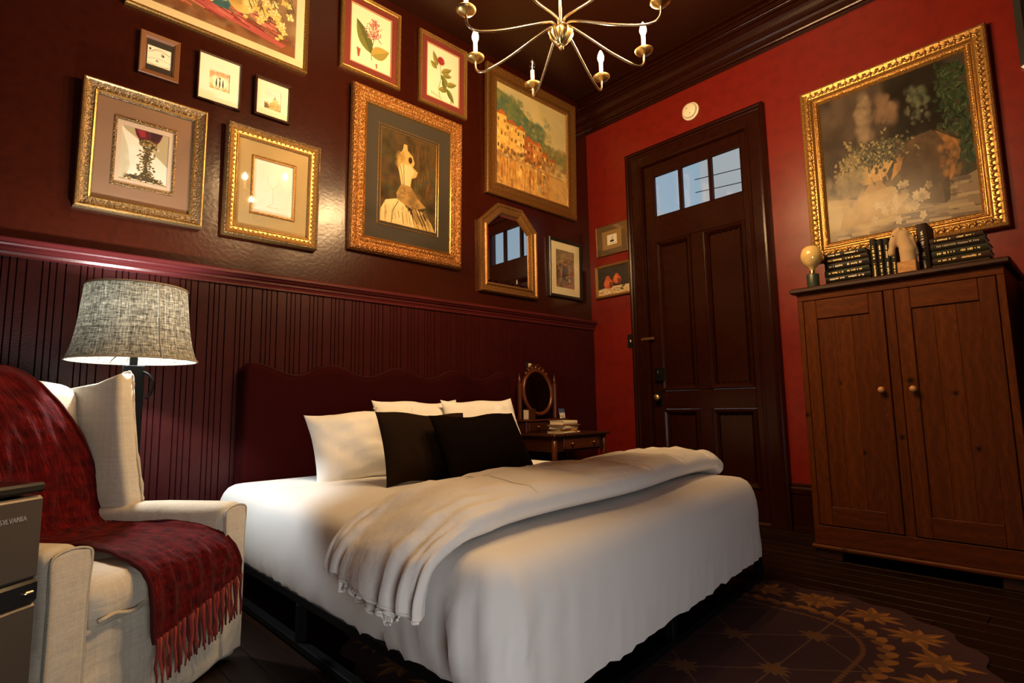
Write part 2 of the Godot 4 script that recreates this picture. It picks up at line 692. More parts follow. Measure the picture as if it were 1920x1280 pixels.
	M.velvet.rim_tint = 0.7
	M.black_cloth = tri_map(bumpy(dull(mat(lin(0.024, 0.0135, 0.0075), 0.95), 0.1), fine, 0.12), 6.0)
	M.black_fur = tri_map(bumpy(dull(mat(lin(0.0105, 0.0062, 0.0040), 0.95), 0.06), fine, 0.45), 5.0)
	M.linen = mat(Color.WHITE, 0.92)
	M.linen.albedo_texture = weave_image(256, lin(0.53, 0.475, 0.385), 0.035, 0.05, 3)
	tri_map(bumpy(M.linen, crumple, 0.2), 2.5, false)
	M.linen_edge = tri_map(bumpy(mat(lin(0.50, 0.43, 0.33), 0.92), fine, 0.2), 5.0, false)
	M.throw = dull(mat(Color.WHITE, 0.9), 0.15)
	M.throw.albedo_texture = throw_image()
	M.throw.rim_enabled = true
	M.throw.rim = 0.1
	M.throw.rim_tint = 0.8
	bumpy(M.throw, fine, 0.08)
	M.fringe = [mat(lin(0.16, 0.012, 0.010), 0.9), mat(lin(0.28, 0.035, 0.016), 0.9), mat(lin(0.07, 0.006, 0.006), 0.9)]
	M.burlap = mat(Color.WHITE, 0.95)
	M.burlap.albedo_texture = weave_image(256, lin(0.20, 0.18, 0.13), 0.20, 0.62, 5)
	M.burlap.uv1_scale = Vector3(2.0, 0.55, 1)
	M.burlap.backlight_enabled = true
	M.burlap.backlight = Color(0.30, 0.30, 0.30)
	M.burlap_edge = mat(lin(0.30, 0.25, 0.18), 0.9)
	# plastics, glass, paper
	M.fridge_steel = tri_map(bumpy(mat(lin(0.11, 0.090, 0.072), 0.36, 0.5), fine, 0.02), 8.0)
	M.fridge_black = mat(lin(0.006, 0.006, 0.006), 0.18)
	M.letter_grey = mat(lin(0.55, 0.53, 0.5), 0.35, 0.6)
	M.letter_gold = mat(lin(0.80, 0.60, 0.24), 0.35, 0.4)
	M.letter_cream = mat(lin(0.72, 0.62, 0.42), 0.6)
	M.glass = pane_mat(0.02, Color(0, 0, 0))
	M.window_glass = pane_mat(0.03, Color(0, 0, 0))
	M.mirror = mat(lin(0.86, 0.86, 0.86), 0.015, 1.0)
	M.old_mirror = mat(lin(0.25, 0.20, 0.16), 0.1, 1.0)
	M.bulb_on = glow(lin(1.0, 0.80, 0.50), 26.0)
	M.bulb_off = pane_mat(0.04, Color(0, 0, 0))
	M.filament = mat(lin(0.9, 0.6, 0.3), 0.4)
	M.candle = mat(lin(0.80, 0.70, 0.50), 0.5)
	M.led = glow(lin(0.94, 0.98, 1.0), 12.0)
	M.white_plastic = mat(lin(0.78, 0.70, 0.52), 0.4)
	M.ivory = mat(lin(0.75, 0.66, 0.45), 0.4)
	M.black_plastic = mat(lin(0.008, 0.007, 0.007), 0.35)
	M.pages = tri_map(bumpy(mat(lin(0.66, 0.54, 0.36), 0.9), fine, 0.1), 10.0)
	M.book_white = mat(lin(0.68, 0.58, 0.42), 0.6)
	M.globe = pane_mat(0.55, Color(0.92, 0.72, 0.35))
	M.stone = tri_map(bumpy(mat(lin(0.42, 0.28, 0.14), 0.8), fine, 0.1), 8.0, false)
	M.outside_white = mat(lin(0.72, 0.74, 0.74), 0.9)
	M.outside_roof = mat(lin(0.5, 0.53, 0.55), 0.9)
	M.street = mat(lin(0.2, 0.2, 0.2), 0.9)

# ------------------------------------------------------------------ the room
func build_shell():
	# floor: boards along z, each a piece
	var fl := setting("floor", "dark stained floorboards")
	put(fl, "subfloor", span_mesh(Vector3(-5.4, -0.12, -0.15), Vector3(0.15, -0.022, 5.0), 0.0), M.gap)
	var bw := 0.105
	var n := 52
	for i in n:
		var x0 := -5.45 + i * bw
		var cut := 1.2 + fmod(i * 1.37, 2.6)
		for part in [[-0.02, cut], [cut + 0.003, 4.9]]:
			var dy := rng.randf_range(-0.0015, 0.0)
			var o := put(fl, "floorboard", span_mesh(Vector3(x0 + 0.0006, -0.022 + dy, part[0]), Vector3(x0 + bw - 0.0006, dy, part[1]), 0.001), M.floor[(i * 3 + int(part[0])) % 4])
	# ceiling
	var ce := put(self, "ceiling", span_mesh(Vector3(-5.4, 3.66, -0.15), Vector3(0.15, 3.8, 5.0), 0.0), M.ceiling)
	ce.set_meta("kind", "structure")
	# gallery wall with its wainscot
	var wl := setting("wall_left", "maroon gallery wall with beadboard wainscot")
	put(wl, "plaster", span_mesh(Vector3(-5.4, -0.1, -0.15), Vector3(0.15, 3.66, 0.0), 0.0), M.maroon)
	# one beadboard plank: a flat, then three reeds, a groove at each joint
	var pw := 0.134
	var st := tool()
	var prof := [[0.0, 0.0], [0.0, 0.010], [0.0025, 0.018], [0.050, 0.018], [0.0525, 0.009], [0.0555, 0.018], [0.0745, 0.018], [0.077, 0.009], [0.080, 0.018], [0.099, 0.018], [0.1015, 0.009], [0.104, 0.018], [0.1305, 0.018], [0.133, 0.010], [0.133, 0.0]]
	for k in prof.size() - 1:
		quad(st, Vector3(prof[k][0], 0.0, prof[k][1]), Vector3(prof[k + 1][0], 0.0, prof[k + 1][1]), Vector3(prof[k + 1][0], 1.5, prof[k + 1][1]), Vector3(prof[k][0], 1.5, prof[k][1]))
	var plank := done(st)
	for i in 40:
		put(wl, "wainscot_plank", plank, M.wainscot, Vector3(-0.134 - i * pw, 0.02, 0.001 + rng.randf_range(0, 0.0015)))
	var base := put(wl, "baseboard_left", span_mesh(Vector3(-5.3, 0.0, 0.0), Vector3(-0.001, 0.19, 0.032), 0.006), M.wainscot)
	# chair rail
	var cr := tool()
	var rp := [[0.0, 0.078], [0.062, 0.078], [0.066, 0.072], [0.066, 0.058], [0.056, 0.053], [0.054, 0.046], [0.046, 0.040], [0.040, 0.038], [0.040, 0.026], [0.034, 0.022], [0.030, 0.010], [0.030, 0.0], [0.0, 0.0]]
	extrude(cr, rp, Vector3(-5.3, 1.512, 0.0), Vector3(-0.002, 1.512, 0.0), Vector3(0, 0, 1), Vector3.UP)
	var rr := put(self, "trim_1", done(cr), M.rail)
	rr.set_meta("kind", "structure")
	rr.set_meta("label", "moulded chair rail above the wainscot")
	# door wall, with the opening of the door
	var wr := tool()
	span_box(wr, Vector3(0.0, -0.1, -0.15), Vector3(0.15, 3.66, 0.605), 0.0)
	span_box(wr, Vector3(0.0, -0.1, 1.515), Vector3(0.15, 3.66, 5.0), 0.0)
	span_box(wr, Vector3(0.0, 2.86, 0.605), Vector3(0.15, 3.66, 1.515), 0.0)
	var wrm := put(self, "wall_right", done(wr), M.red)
	wrm.set_meta("kind", "structure")
	# cornice along the door wall
	var co := tool()
	var cp := [[0.0, 0.0], [0.012, -0.002], [0.017, 0.004], [0.017, 0.010], [0.010, 0.014], [0.012, 0.020], [0.026, 0.026], [0.030, 0.034], [0.020, 0.040], [0.018, 0.060], [0.024, 0.082], [0.034, 0.096], [0.044, 0.100], [0.050, 0.106], [0.046, 0.113], [0.036, 0.116], [0.040, 0.140], [0.050, 0.164], [0.062, 0.178], [0.074, 0.182], [0.082, 0.188], [0.080, 0.196], [0.070, 0.200], [0.072, 0.208], [0.090, 0.210], [0.098, 0.216], [0.096, 0.224], [0.086, 0.228], [0.090, 0.234], [0.108, 0.236], [0.116, 0.242], [0.112, 0.250], [0.102, 0.254], [0.108, 0.260], [0.128, 0.262], [0.136, 0.268], [0.132, 0.276], [0.122, 0.280], [0.130, 0.284], [0.156, 0.284], [0.166, 0.288], [0.168, 0.300]]
	extrude(co, cp, Vector3(0, 3.368, 0.0), Vector3(0, 3.368, 4.9), Vector3(-1, 0, 0), Vector3.UP)
	var cm := put(self, "trim_2", done(co), M.brown)
	cm.set_meta("kind", "structure")
	cm.set_meta("label", "dark moulded cornice above the red wall")
	# baseboard on the door wall, either side of the casing
	for z in [[0.002, 0.455], [1.652, 4.9]]:
		var bb := tool()
		extrude(bb, [[0.0, 0.305], [0.012, 0.305], [0.02, 0.295], [0.018, 0.285], [0.026, 0.272], [0.026, 0.240], [0.020, 0.235], [0.020, 0.03], [0.032, 0.025], [0.032, 0.0]], Vector3(0, 0, z[0]), Vector3(0, 0, z[1]), Vector3(-1, 0, 0), Vector3.UP)
		var bm := put(self, "baseboard_right", done(bb), M.brown)
		bm.set_meta("kind", "structure")
	# the two walls behind the camera, one with an added, unseen long window
	var ws := put(self, "wall_side", span_mesh(Vector3(-4.75, -0.1, -0.15), Vector3(-4.6, 3.66, 4.9), 0.0), M.back_wall)
	ws.set_meta("kind", "structure")
	var wn := tool()
	span_box(wn, Vector3(-4.75, -0.1, 4.4), Vector3(-4.55, 3.66, 4.55), 0.0)
	span_box(wn, Vector3(-3.55, -0.1, 4.4), Vector3(0.15, 3.66, 4.55), 0.0)
	span_box(wn, Vector3(-4.55, -0.1, 4.4), Vector3(-3.55, 0.10, 4.55), 0.0)
	span_box(wn, Vector3(-4.55, 2.30, 4.4), Vector3(-3.55, 3.66, 4.55), 0.0)
	var wnm := put(self, "wall_back", done(wn), M.back_wall)
	wnm.set_meta("kind", "structure")
	var win := setting("added_window_1", "unseen long window added to light the foot of the bed")  # unseen opening, put in for the fill on the bed
	put(win, "frame", frame_mesh(rect(1.0, 2.2), [[0.0, 0.0], [0.0, 0.05], [0.05, 0.05], [0.05, 0.0]]), M.brown)
	put(win, "glass", box_mesh(Vector3(0.9, 2.1, 0.004), 0.0), M.window_glass, Vector3(0, 0, 0.02))
	put(win, "muntin", box_mesh(Vector3(0.9, 0.03, 0.03), 0.003), M.brown, Vector3(0, 0, 0.03))
	win.position = Vector3(-4.05, 1.20, 4.49)
	win.rotation.y = PI
	var bl := thing("added_blind", "dark unseen blind added to keep the window light low", "blind", Vector3(-4.05, 0.86, 4.385), 0.0)  # invented blind out of view, leaves only the low part of the window open
	put(bl, "cloth", box_mesh(Vector3(1.04, 1.46, 0.004), 0.0, Vector3(0, 0.745, 0)), M.back_wall)
	put(bl, "bottom_bar", box_mesh(Vector3(1.04, 0.025, 0.012), 0.003), M.frame_dark)
	put(bl, "roller", box_mesh(Vector3(1.06, 0.05, 0.03), 0.01, Vector3(0, 1.5, 0)), M.frame_dark)

func build_door():
	# casing
	var ca := setting("trim_3", "dark brown moulded door casing")
	var prof := [[0.0, 0.0], [0.0, 0.045], [0.014, 0.052], [0.026, 0.045], [0.030, 0.030], [0.040, 0.026], [0.052, 0.030], [0.118, 0.030], [0.126, 0.036], [0.140, 0.034], [0.150, 0.020], [0.150, -0.03]]
	var cf := put(ca, "casing", frame_mesh(rect(1.193, 3.29), prof), M.brown, Vector3(0, 1.345, 1.0535))
	cf.rotation.y = -PI / 2
	put(ca, "threshold", span_mesh(Vector3(-0.03, 0.0, 0.607), Vector3(0.14, 0.018, 1.513), 0.004), M.walnut)
	# door leaf
	var d := setting("door_1", "dark brown panelled door with three small panes at the top")
	var x0 := 0.0      # face of stiles
	var x1 := 0.045
	var piece := func(called: String, z0: float, z1: float, y0: float, y1: float):
		put(d, called, span_mesh(Vector3(x0, y0, z0), Vector3(x1, y1, z1), 0.003), M.brown)
	piece.call("stile", 0.612, 0.700, 0.02, 2.845)
	piece.call("stile", 1.452, 1.508, 0.02, 2.845)
	piece.call("rail", 0.7005, 1.4515, 2.744, 2.845)
	piece.call("rail", 0.7005, 1.4515, 2.17, 2.386)
	piece.call("rail", 0.7005, 1.4515, 0.80, 0.945)
	piece.call("rail", 0.7005, 1.4515, 0.02, 0.24)
	for y in [[0.945, 2.17], [0.24, 0.80]]:
		piece.call("mullion", 1.013, 1.115, y[0] + 0.0005, y[1] - 0.0005)
	# panels: a sunk field in a moulding
	for z in [[0.7005, 1.0125], [1.1155, 1.4515]]:
		for y in [[0.946, 2.169], [0.241, 0.799]]:
			var zc: float = (z[0] + z[1]) / 2
			var yc: float = (y[0] + y[1]) / 2
			var w: float = z[1] - z[0]
			var h: float = y[1] - y[0]
			var p := Node3D.new()
			p.name = "panel"
			d.add_child(p, true)
			p.position = Vector3(x0, yc, zc)
			p.rotation.y = -PI / 2
			put(p, "moulding", frame_mesh(rect(w, h), [[0.0, -0.03], [0.0, 0.004], [0.008, 0.012], [0.018, 0.010], [0.030, 0.000], [0.040, -0.012], [0.044, -0.018], [0.05, -0.018]]), M.brown)
			put(p, "field", slab_mesh(rect(w - 0.085, h - 0.085), 0.012, 0.0), M.brown, Vector3(0, 0, -0.03))
	# panes
	for z in [[0.702, 0.938], [0.956, 1.196], [1.214, 1.450]]:
		put(d, "pane", span_mesh(Vector3(x0 + 0.02, 2.387, z[0]), Vector3(x0 + 0.024, 2.743, z[1]), 0.0), M.window_glass)
		var pf := put(d, "glazing_bead", frame_mesh(rect(z[1] - z[0] + 0.002, 0.358), [[0.0, -0.02], [0.0, -0.001], [0.006, -0.002], [0.010, -0.02]]), M.brown, Vector3(x0, 2.565, (z[0] + z[1]) / 2))
		pf.rotation.y = -PI / 2
	for z in [0.947, 1.205]:
		put(d, "muntin", span_mesh(Vector3(x0 - 0.003, 2.3862, z - 0.009), Vector3(x1, 2.7438, z + 0.009), 0.003), M.brown)
	# lock, knob, chain, hinges
	var lk := put(d, "rim_lock", box_mesh(Vector3(0.03, 0.11, 0.08), 0.008), M.black_metal, Vector3(-0.016, 1.075, 0.69))
	put(lk, "thumb_turn", box_mesh(Vector3(0.02, 0.03, 0.008), 0.003), M.silver_brass, Vector3(-0.022, 0.02, 0.0))
	put(d, "latch_plate", box_mesh(Vector3(0.008, 0.11, 0.055), 0.003), M.black_metal, Vector3(-0.005, 0.885, 0.672))
	var kb := put(d, "knob", lathe_mesh([[0.0, 0.0], [0.014, 0.0], [0.012, 0.018], [0.014, 0.028], [0.026, 0.034], [0.031, 0.046], [0.026, 0.058], [0.012, 0.064], [0.0, 0.065]], 20), M.dull_brass, Vector3(-0.008, 0.893, 0.677))
	kb.rotation.z = PI / 2
	var chn := put(d, "chain_track", box_mesh(Vector3(0.008, 0.022, 0.12), 0.003), M.dull_brass, Vector3(-0.034, 1.375, 0.60))
	for y in [0.4, 1.45, 2.3]:
		var hg := put(d, "hinge", tube_mesh([Vector3(-0.008, y - 0.05, 1.511), Vector3(-0.008, y + 0.05, 1.511)], 0.008, 8), M.brown)

func build_exterior():
	var gr := put(self, "ground", span_mesh(Vector3(0.3, -0.5, -30), Vector3(40, -0.3, 30), 0.0), M.street)
	gr.set_meta("kind", "structure")
	var a := thing("neighbour_house", "pale rendered house wall across the street seen through the door panes", "house", Vector3(10, -0.3, 0))
	put(a, "wall", span_mesh(Vector3(0, 0, -4.1), Vector3(6, 10.5, 5.0), 0.02), M.outside_white)
	put(a, "eave", span_mesh(Vector3(-0.4, 10.5, -4.4), Vector3(6.3, 10.8, 5.3), 0.02), M.outside_roof)
	var b := thing("neighbour_house", "low pale gabled house whose roof shows in the corner pane", "house", Vector3(10, -0.3, -5.2))
	var st := tool()
	for p in [slab_mesh([Vector2(-0.45, 0), Vector2(2.0, 0), Vector2(2.0, 6.2), Vector2(0.6, 7.0), Vector2(-0.45, 6.25)], 5.0)]:
		var o := put(b, "gable", p, M.outside_white)
		o.rotation.y = PI / 2
	for k in 2:
		var y0 := 7.05 + k * 0.36
		var pts := []
		for i in 17:
			var t := i / 16.0
			pts.append(Vector3(9.5, y0 - 0.60 - 0.25 * sin(t * PI), -4.0 + t * 9.0))
		var wr := put(self, "power_line", tube_mesh(pts, 0.012, 6), M.black_plastic)
		tag(wr, ["lower thin black power line outside the door panes", "upper thin black power line outside the door panes"][k], "cable", "power lines over the street")

# ------------------------------------------------------------------ bed
func beam(parent: Node, called: String, a: Vector3, b: Vector3, w: float, h: float, m: Material, bev := 0.003) -> MeshInstance3D:
	var o := put(parent, called, box_mesh(Vector3(w, h, a.distance_to(b)), bev), m)
	var z := (b - a).normalized()
	var up := Vector3.UP if absf(z.y) < 0.9 else Vector3.RIGHT
	var x := up.cross(z).normalized()
	o.transform = Transform3D(Basis(x, z.cross(x), z), (a + b) * 0.5)
	return o

const BED_L := -3.115
const BED_R := -1.215
const BED_HEAD := 0.13

func bed_foot(x: float) -> float:
	return 1.965 + (-1.22 - x) * 0.125

func bed_point(s: float, t: float, y: float) -> Vector3:      # s, t in metres from the middle of a 1.9 by 1.9 plan
	var x := (BED_L + BED_R) / 2 + s
	var f := (t + 0.95) / 1.9
	return Vector3(x, y, lerpf(BED_HEAD, bed_foot(clampf(x, BED_L, BED_R)), f))

func pillow_mesh(w: float, h: float, t: float, seed_: float, wr: float, n := 30) -> ArrayMesh:
	var st := tool(true)
	for sg in [1.0, -1.0]:
		grid(st, n, n, func(a, b):
			var u: float = a * 2 - 1
			var v: float = b * 2 - 1
			u = signf(u) * (1.0 - pow(1.0 - absf(u), 1.5))
			v = signf(v) * (1.0 - pow(1.0 - absf(v), 1.5))
			var x := u * w / 2 * (1.0 - 0.07 * (1.0 - v * v) * absf(u))
			var y := v * h / 2 * (1.0 - 0.09 * (1.0 - u * u) * absf(v))
			var bulge := pow(maxf((1.0 - pow(absf(u), 3.0)) * (1.0 - pow(absf(v), 3.0)), 0.0), 0.62)
			var z := t / 2 * bulge
			z += wr * bulge * (fnl.get_noise_3d(x * 9.0 + y * 6.0, (y - x) * 2.5, seed_) + 0.5 * fnl.get_noise_3d(x * 4.0, y * 14.0, seed_ + 5.0))
			y += 0.012 * sin(u * 5.0 + seed_) * absf(v) * w
			return Vector3(x, y, z * sg + 0.004 * sg * bulge), Vector2.ONE, sg < 0)
	return done(st)

func build_bed():
	var bed := thing("bed", "low king bed with black metal frame and white fitted sheet", "bed")
	# black tubular frame
	var fr := Node3D.new()
	fr.name = "frame"
	bed.add_child(fr)
	var zl := bed_foot(-3.10) - 0.03
	var zr := bed_foot(-1.23) - 0.02
	var ft := 0.032
	var HL := Vector3(-3.105, 0.176, 0.14)
	var HR := Vector3(-1.225, 0.176, 0.14)
	var FL := Vector3(-3.098, 0.176, zl - 0.01)
	var FR := Vector3(-1.225, 0.176, zr)
	beam(fr, "side_rail", HL, FL, ft, ft, M.black_metal)
	beam(fr, "side_rail", HR, FR, ft, ft, M.black_metal)
	beam(fr, "end_rail", FL + Vector3(0.017, 0, 0), FR - Vector3(0.017, 0, 0), ft, ft, M.black_metal)
	beam(fr, "end_rail", HL + Vector3(0.017, 0, 0), HR - Vector3(0.017, 0, 0), ft, ft, M.black_metal)
	beam(fr, "centre_rail", HL.lerp(HR, 0.5), FL.lerp(FR, 0.5), ft, ft, M.black_metal)
	for p in [HL, HR, FL, FR, FL.lerp(FR, 0.5), HL.lerp(HR, 0.5), HL.lerp(FL, 0.5), HR.lerp(FR, 0.5)]:
		beam(fr, "leg", Vector3(p.x, 0.012, p.z), Vector3(p.x, 0.160, p.z), ft, ft, M.black_metal)
	beam(fr, "floor_bar", Vector3(FL.x, 0.020, FL.z), Vector3(FR.x, 0.020, FR.z), 0.034, 0.026, M.black_metal)
	beam(fr, "floor_bar", Vector3(HL.x, 0.020, HL.z), Vector3(FL.x, 0.020, FL.z), 0.034, 0.026, M.black_metal)
	beam(fr, "floor_bar", Vector3(HR.x, 0.020, HR.z), Vector3(FR.x, 0.020, FR.z), 0.034, 0.026, M.black_metal)
	# mattress in its fitted sheet: rings from the hem over the shoulder to the middle of the top
	var loop := []
	var rad := 0.10
	for c in [[1, 1, 0.0], [-1, 1, PI / 2], [-1, -1, PI], [1, -1, PI * 1.5]]:
		var cx: float = c[0] * (0.95 - rad)
		var cy: float = c[1] * (0.95 - rad)
		for k in 10:
			var a: float = c[2] + PI / 2 * k / 9.0
			loop.append([Vector2(cx + cos(a) * rad, cy + sin(a) * rad), Vector2(cos(a), sin(a))])
	var per := []
	for i in loop.size():           # fill the straight runs
		var p = loop[i]
		var q = loop[(i + 1) % loop.size()]
		per.append(p)
		var gap: float = p[0].distance_to(q[0])
		if gap > 0.1:
			var m := 46
			for k in range(1, m):
				per.append([p[0].lerp(q[0], float(k) / m), p[1].lerp(q[1], float(k) / m).normalized()])
	var prof := [[0.035, 0.150], [0.006, 0.168], [-0.002, 0.195], [-0.012, 0.235], [-0.020, 0.28], [-0.022, 0.33], [-0.018, 0.38], [-0.008, 0.42], [0.004, 0.447], [0.022, 0.469], [0.048, 0.482], [0.085, 0.488], [0.15, 0.492], [0.28, 0.496], [0.45, 0.499], [0.65, 0.501], [0.80, 0.501], [0.95, 0.501]]
	var rings := []
	for k in prof.size():
		var d: float = prof[k][0]
		var ring := []
		for p in per:
			var q: Vector2
			if d < 0.09:
				q = p[0] - p[1] * d
			else:
				q = (p[0] - p[1] * 0.085) * (1.0 - (d - 0.085) / 0.865)
			var y: float = prof[k][1]
			if k <= 3:
				# at the foot the sheet hangs over the rail
				var fw := smoothstep(0.3, 0.9, p[1].y)
				q = p[0] - p[1] * lerpf(d, [-0.020, -0.022, -0.022, -0.022][k], fw)
				y = lerpf(y, [0.128, 0.148, 0.185, 0.235][k], fw)
			var w := bed_point(q.x, q.y, y)
			var side := clampf(1.0 - absf(y - 0.28) / 0.2, 0, 1)
			var corner := exp(-pow(p[0].distance_to(Vector2(-0.93, 0.95)) / 0.28, 2.0))
			# folds run down the sides, strongest by the corner at the foot
			var along: float = p[0].x + p[0].y
			var fold := (fnl.get_noise_2d(along * 9.0, y * 2.0) * 0.006 + fnl.get_noise_2d(along * 26.0, y * 3.0 + 7) * 0.0025) * side
			fold *= lerpf(1.0, 0.35, smoothstep(0.3, 0.9, p[1].y))
			fold += corner * side * (0.012 * sin(along * 62.0 + y * 5.0) + 0.016 * fnl.get_noise_2d(along * 34.0, y * 7.0) + 0.006 * fnl.get_noise_2d(along * 80.0, y * 22.0))
			if k <= 2:
				fold += 0.004 * sin(along * 90.0) + 0.006 * fnl.get_noise_2d(along * 40.0, 3.0)
				w.y += 0.014 * fnl.get_noise_2d(along * 6.0, 11.0) + (0.02 if p[1].x < -0.9 else 0.0) * (3 - k) / 3.0
			w += Vector3(p[1].x, 0, p[1].y) * fold
			if d > 0.1:
				w.y += 0.005 * fnl.get_noise_2d(w.x * 3.0, w.z * 3.0) + 0.0025 * fnl.get_noise_2d(w.x * 5.0 + w.z * 7.0, w.z * 2.0 - w.x * 3.0)
			ring.append(w)
		rings.append(ring)
	var st := tool(true)
	for k in prof.size() - 1:
		for i in per.size():
			var j := (i + 1) % per.size()
			quad(st, rings[k][j], rings[k][i], rings[k + 1][i], rings[k + 1][j])
	var mt := put(bed, "mattress", done(st), M.sheet)
	mt.set_meta("label", "mattress in a white fitted sheet")
	# headboard: maroon velvet with a scalloped top and soft channels
	var hb := tool(true)
	var x0 := -3.01
	var x1 := -1.095
	grid(hb, 170, 30, func(u, v):
		var x: float = lerpf(x0, x1, u)
		var ph: float = clampf((u - 0.03) / 0.94, 0, 1) * TAU * 4.0
		var round_off := 0.05 * (pow(maxf(0.0, 1.0 - u / 0.03), 2.0) + pow(maxf(0.0, 1.0 - (1.0 - u) / 0.03), 2.0))
		var top := 1.068 + 0.030 * cos(ph) - round_off
		var y: float = lerpf(0.20, top, 1.0 - pow(1.0 - v, 1.4))
		var d := minf(minf(x - x0, x1 - x), top - y)
		var e := clampf(d / 0.035, 0, 1)
		var z: float = 0.035 + (0.062 + 0.016 * cos(ph) * (0.4 + 0.6 * v)) * sqrt(1.0 - (1.0 - e) * (1.0 - e))
		return Vector3(x, y, z), Vector2(2, 1))
	var hd := thing("headboard", "maroon velvet headboard with a scalloped top against the wainscot", "headboard")
	put(hd, "upholstery", done(hb), M.velvet)
	var rim_line := [Vector3(x0 + 0.012, 0.25, 0.062)]  # added cord that draws the pale rim of light on the top edge
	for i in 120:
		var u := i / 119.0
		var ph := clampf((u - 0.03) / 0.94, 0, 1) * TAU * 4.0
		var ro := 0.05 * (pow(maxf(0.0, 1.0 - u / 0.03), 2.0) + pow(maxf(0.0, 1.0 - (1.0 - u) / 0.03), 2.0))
		rim_line.append(Vector3(lerpf(x0 + 0.012, x1 - 0.012, u), 1.062 + 0.030 * cos(ph) - ro, 0.066))
	rim_line.append(Vector3(x1 - 0.012, 0.25, 0.062))
	put(hd, "lit_rim", tube_mesh(rim_line, 0.005, 8), M.lit_rim)
	put(hd, "backing_board", span_mesh(Vector3(-2.99, 0.03, 0.036), Vector3(-1.115, 1.0, 0.05), 0.002), M.velvet)
	# pillows
	var pil := func(called: String, label: String, cat: String, mesh: Mesh, m: Material, bottom: Vector3, top: Vector3, yaw: float, roll: float, group := ""):
		var o := thing(called, label, cat, (bottom + top) * 0.5, 0.0, group)
		var y := (top - bottom).normalized()
		var x := Vector3(cos(yaw), 0, -sin(yaw))
		x = (x - y * x.dot(y)).normalized()
		o.basis = Basis(x, y, x.cross(y)).rotated(x.cross(y), roll)
		put(o, "cushion", mesh, m)
		return o
	var pm := pillow_mesh(0.60, 0.40, 0.20, 2.0, 0.034)
	var p1 = pil.call("pillow", "white pillow at the lamp end of the headboard, turned outward", "pillow", pm, M.pillow_white, Vector3(-2.50, 0.495, 0.60), Vector3(-2.50, 0.815, 0.42), -0.16, -0.02, "white bed pillows")
	var p2 = pil.call("pillow", "white pillow behind the plain black cushion", "pillow", pillow_mesh(0.62, 0.44, 0.17, 9.0, 0.03), M.pillow_white, Vector3(-2.02, 0.50, 0.36), Vector3(-2.02, 0.868, 0.22), 0.0, -0.02, "white bed pillows")
	var p3 = pil.call("pillow", "white pillow at the dressing table end behind the fuzzy black cushion", "pillow", pillow_mesh(0.60, 0.44, 0.17, 14.0, 0.03), M.pillow_white, Vector3(-1.62, 0.50, 0.48), Vector3(-1.60, 0.875, 0.33), 0.0, 0.07, "white bed pillows")
	put(p1, "button", lathe_mesh([[0.0, 0.0], [0.011, 0.0], [0.012, 0.003], [0.0, 0.005]], 12), M.pillow_white, Vector3(0.05, 0.17, 0.075))
	pil.call("throw_cushion", "plain black square cushion between the white pillow and the fuzzy black cushion", "cushion", pillow_mesh(0.50, 0.36, 0.13, 4.0, 0.012), M.black_cloth, Vector3(-2.43, 0.497, 1.00), Vector3(-2.40, 0.815, 0.86), -0.02, 0.03, "black cushions")
	pil.call("throw_cushion", "fuzzy black cushion in front of the plain black one", "cushion", pillow_mesh(0.54, 0.35, 0.15, 6.0, 0.012), M.black_fur, Vector3(-2.21, 0.502, 1.17), Vector3(-2.17, 0.805, 1.00), 0.02, 0.15, "black cushions")
	build_duvet()

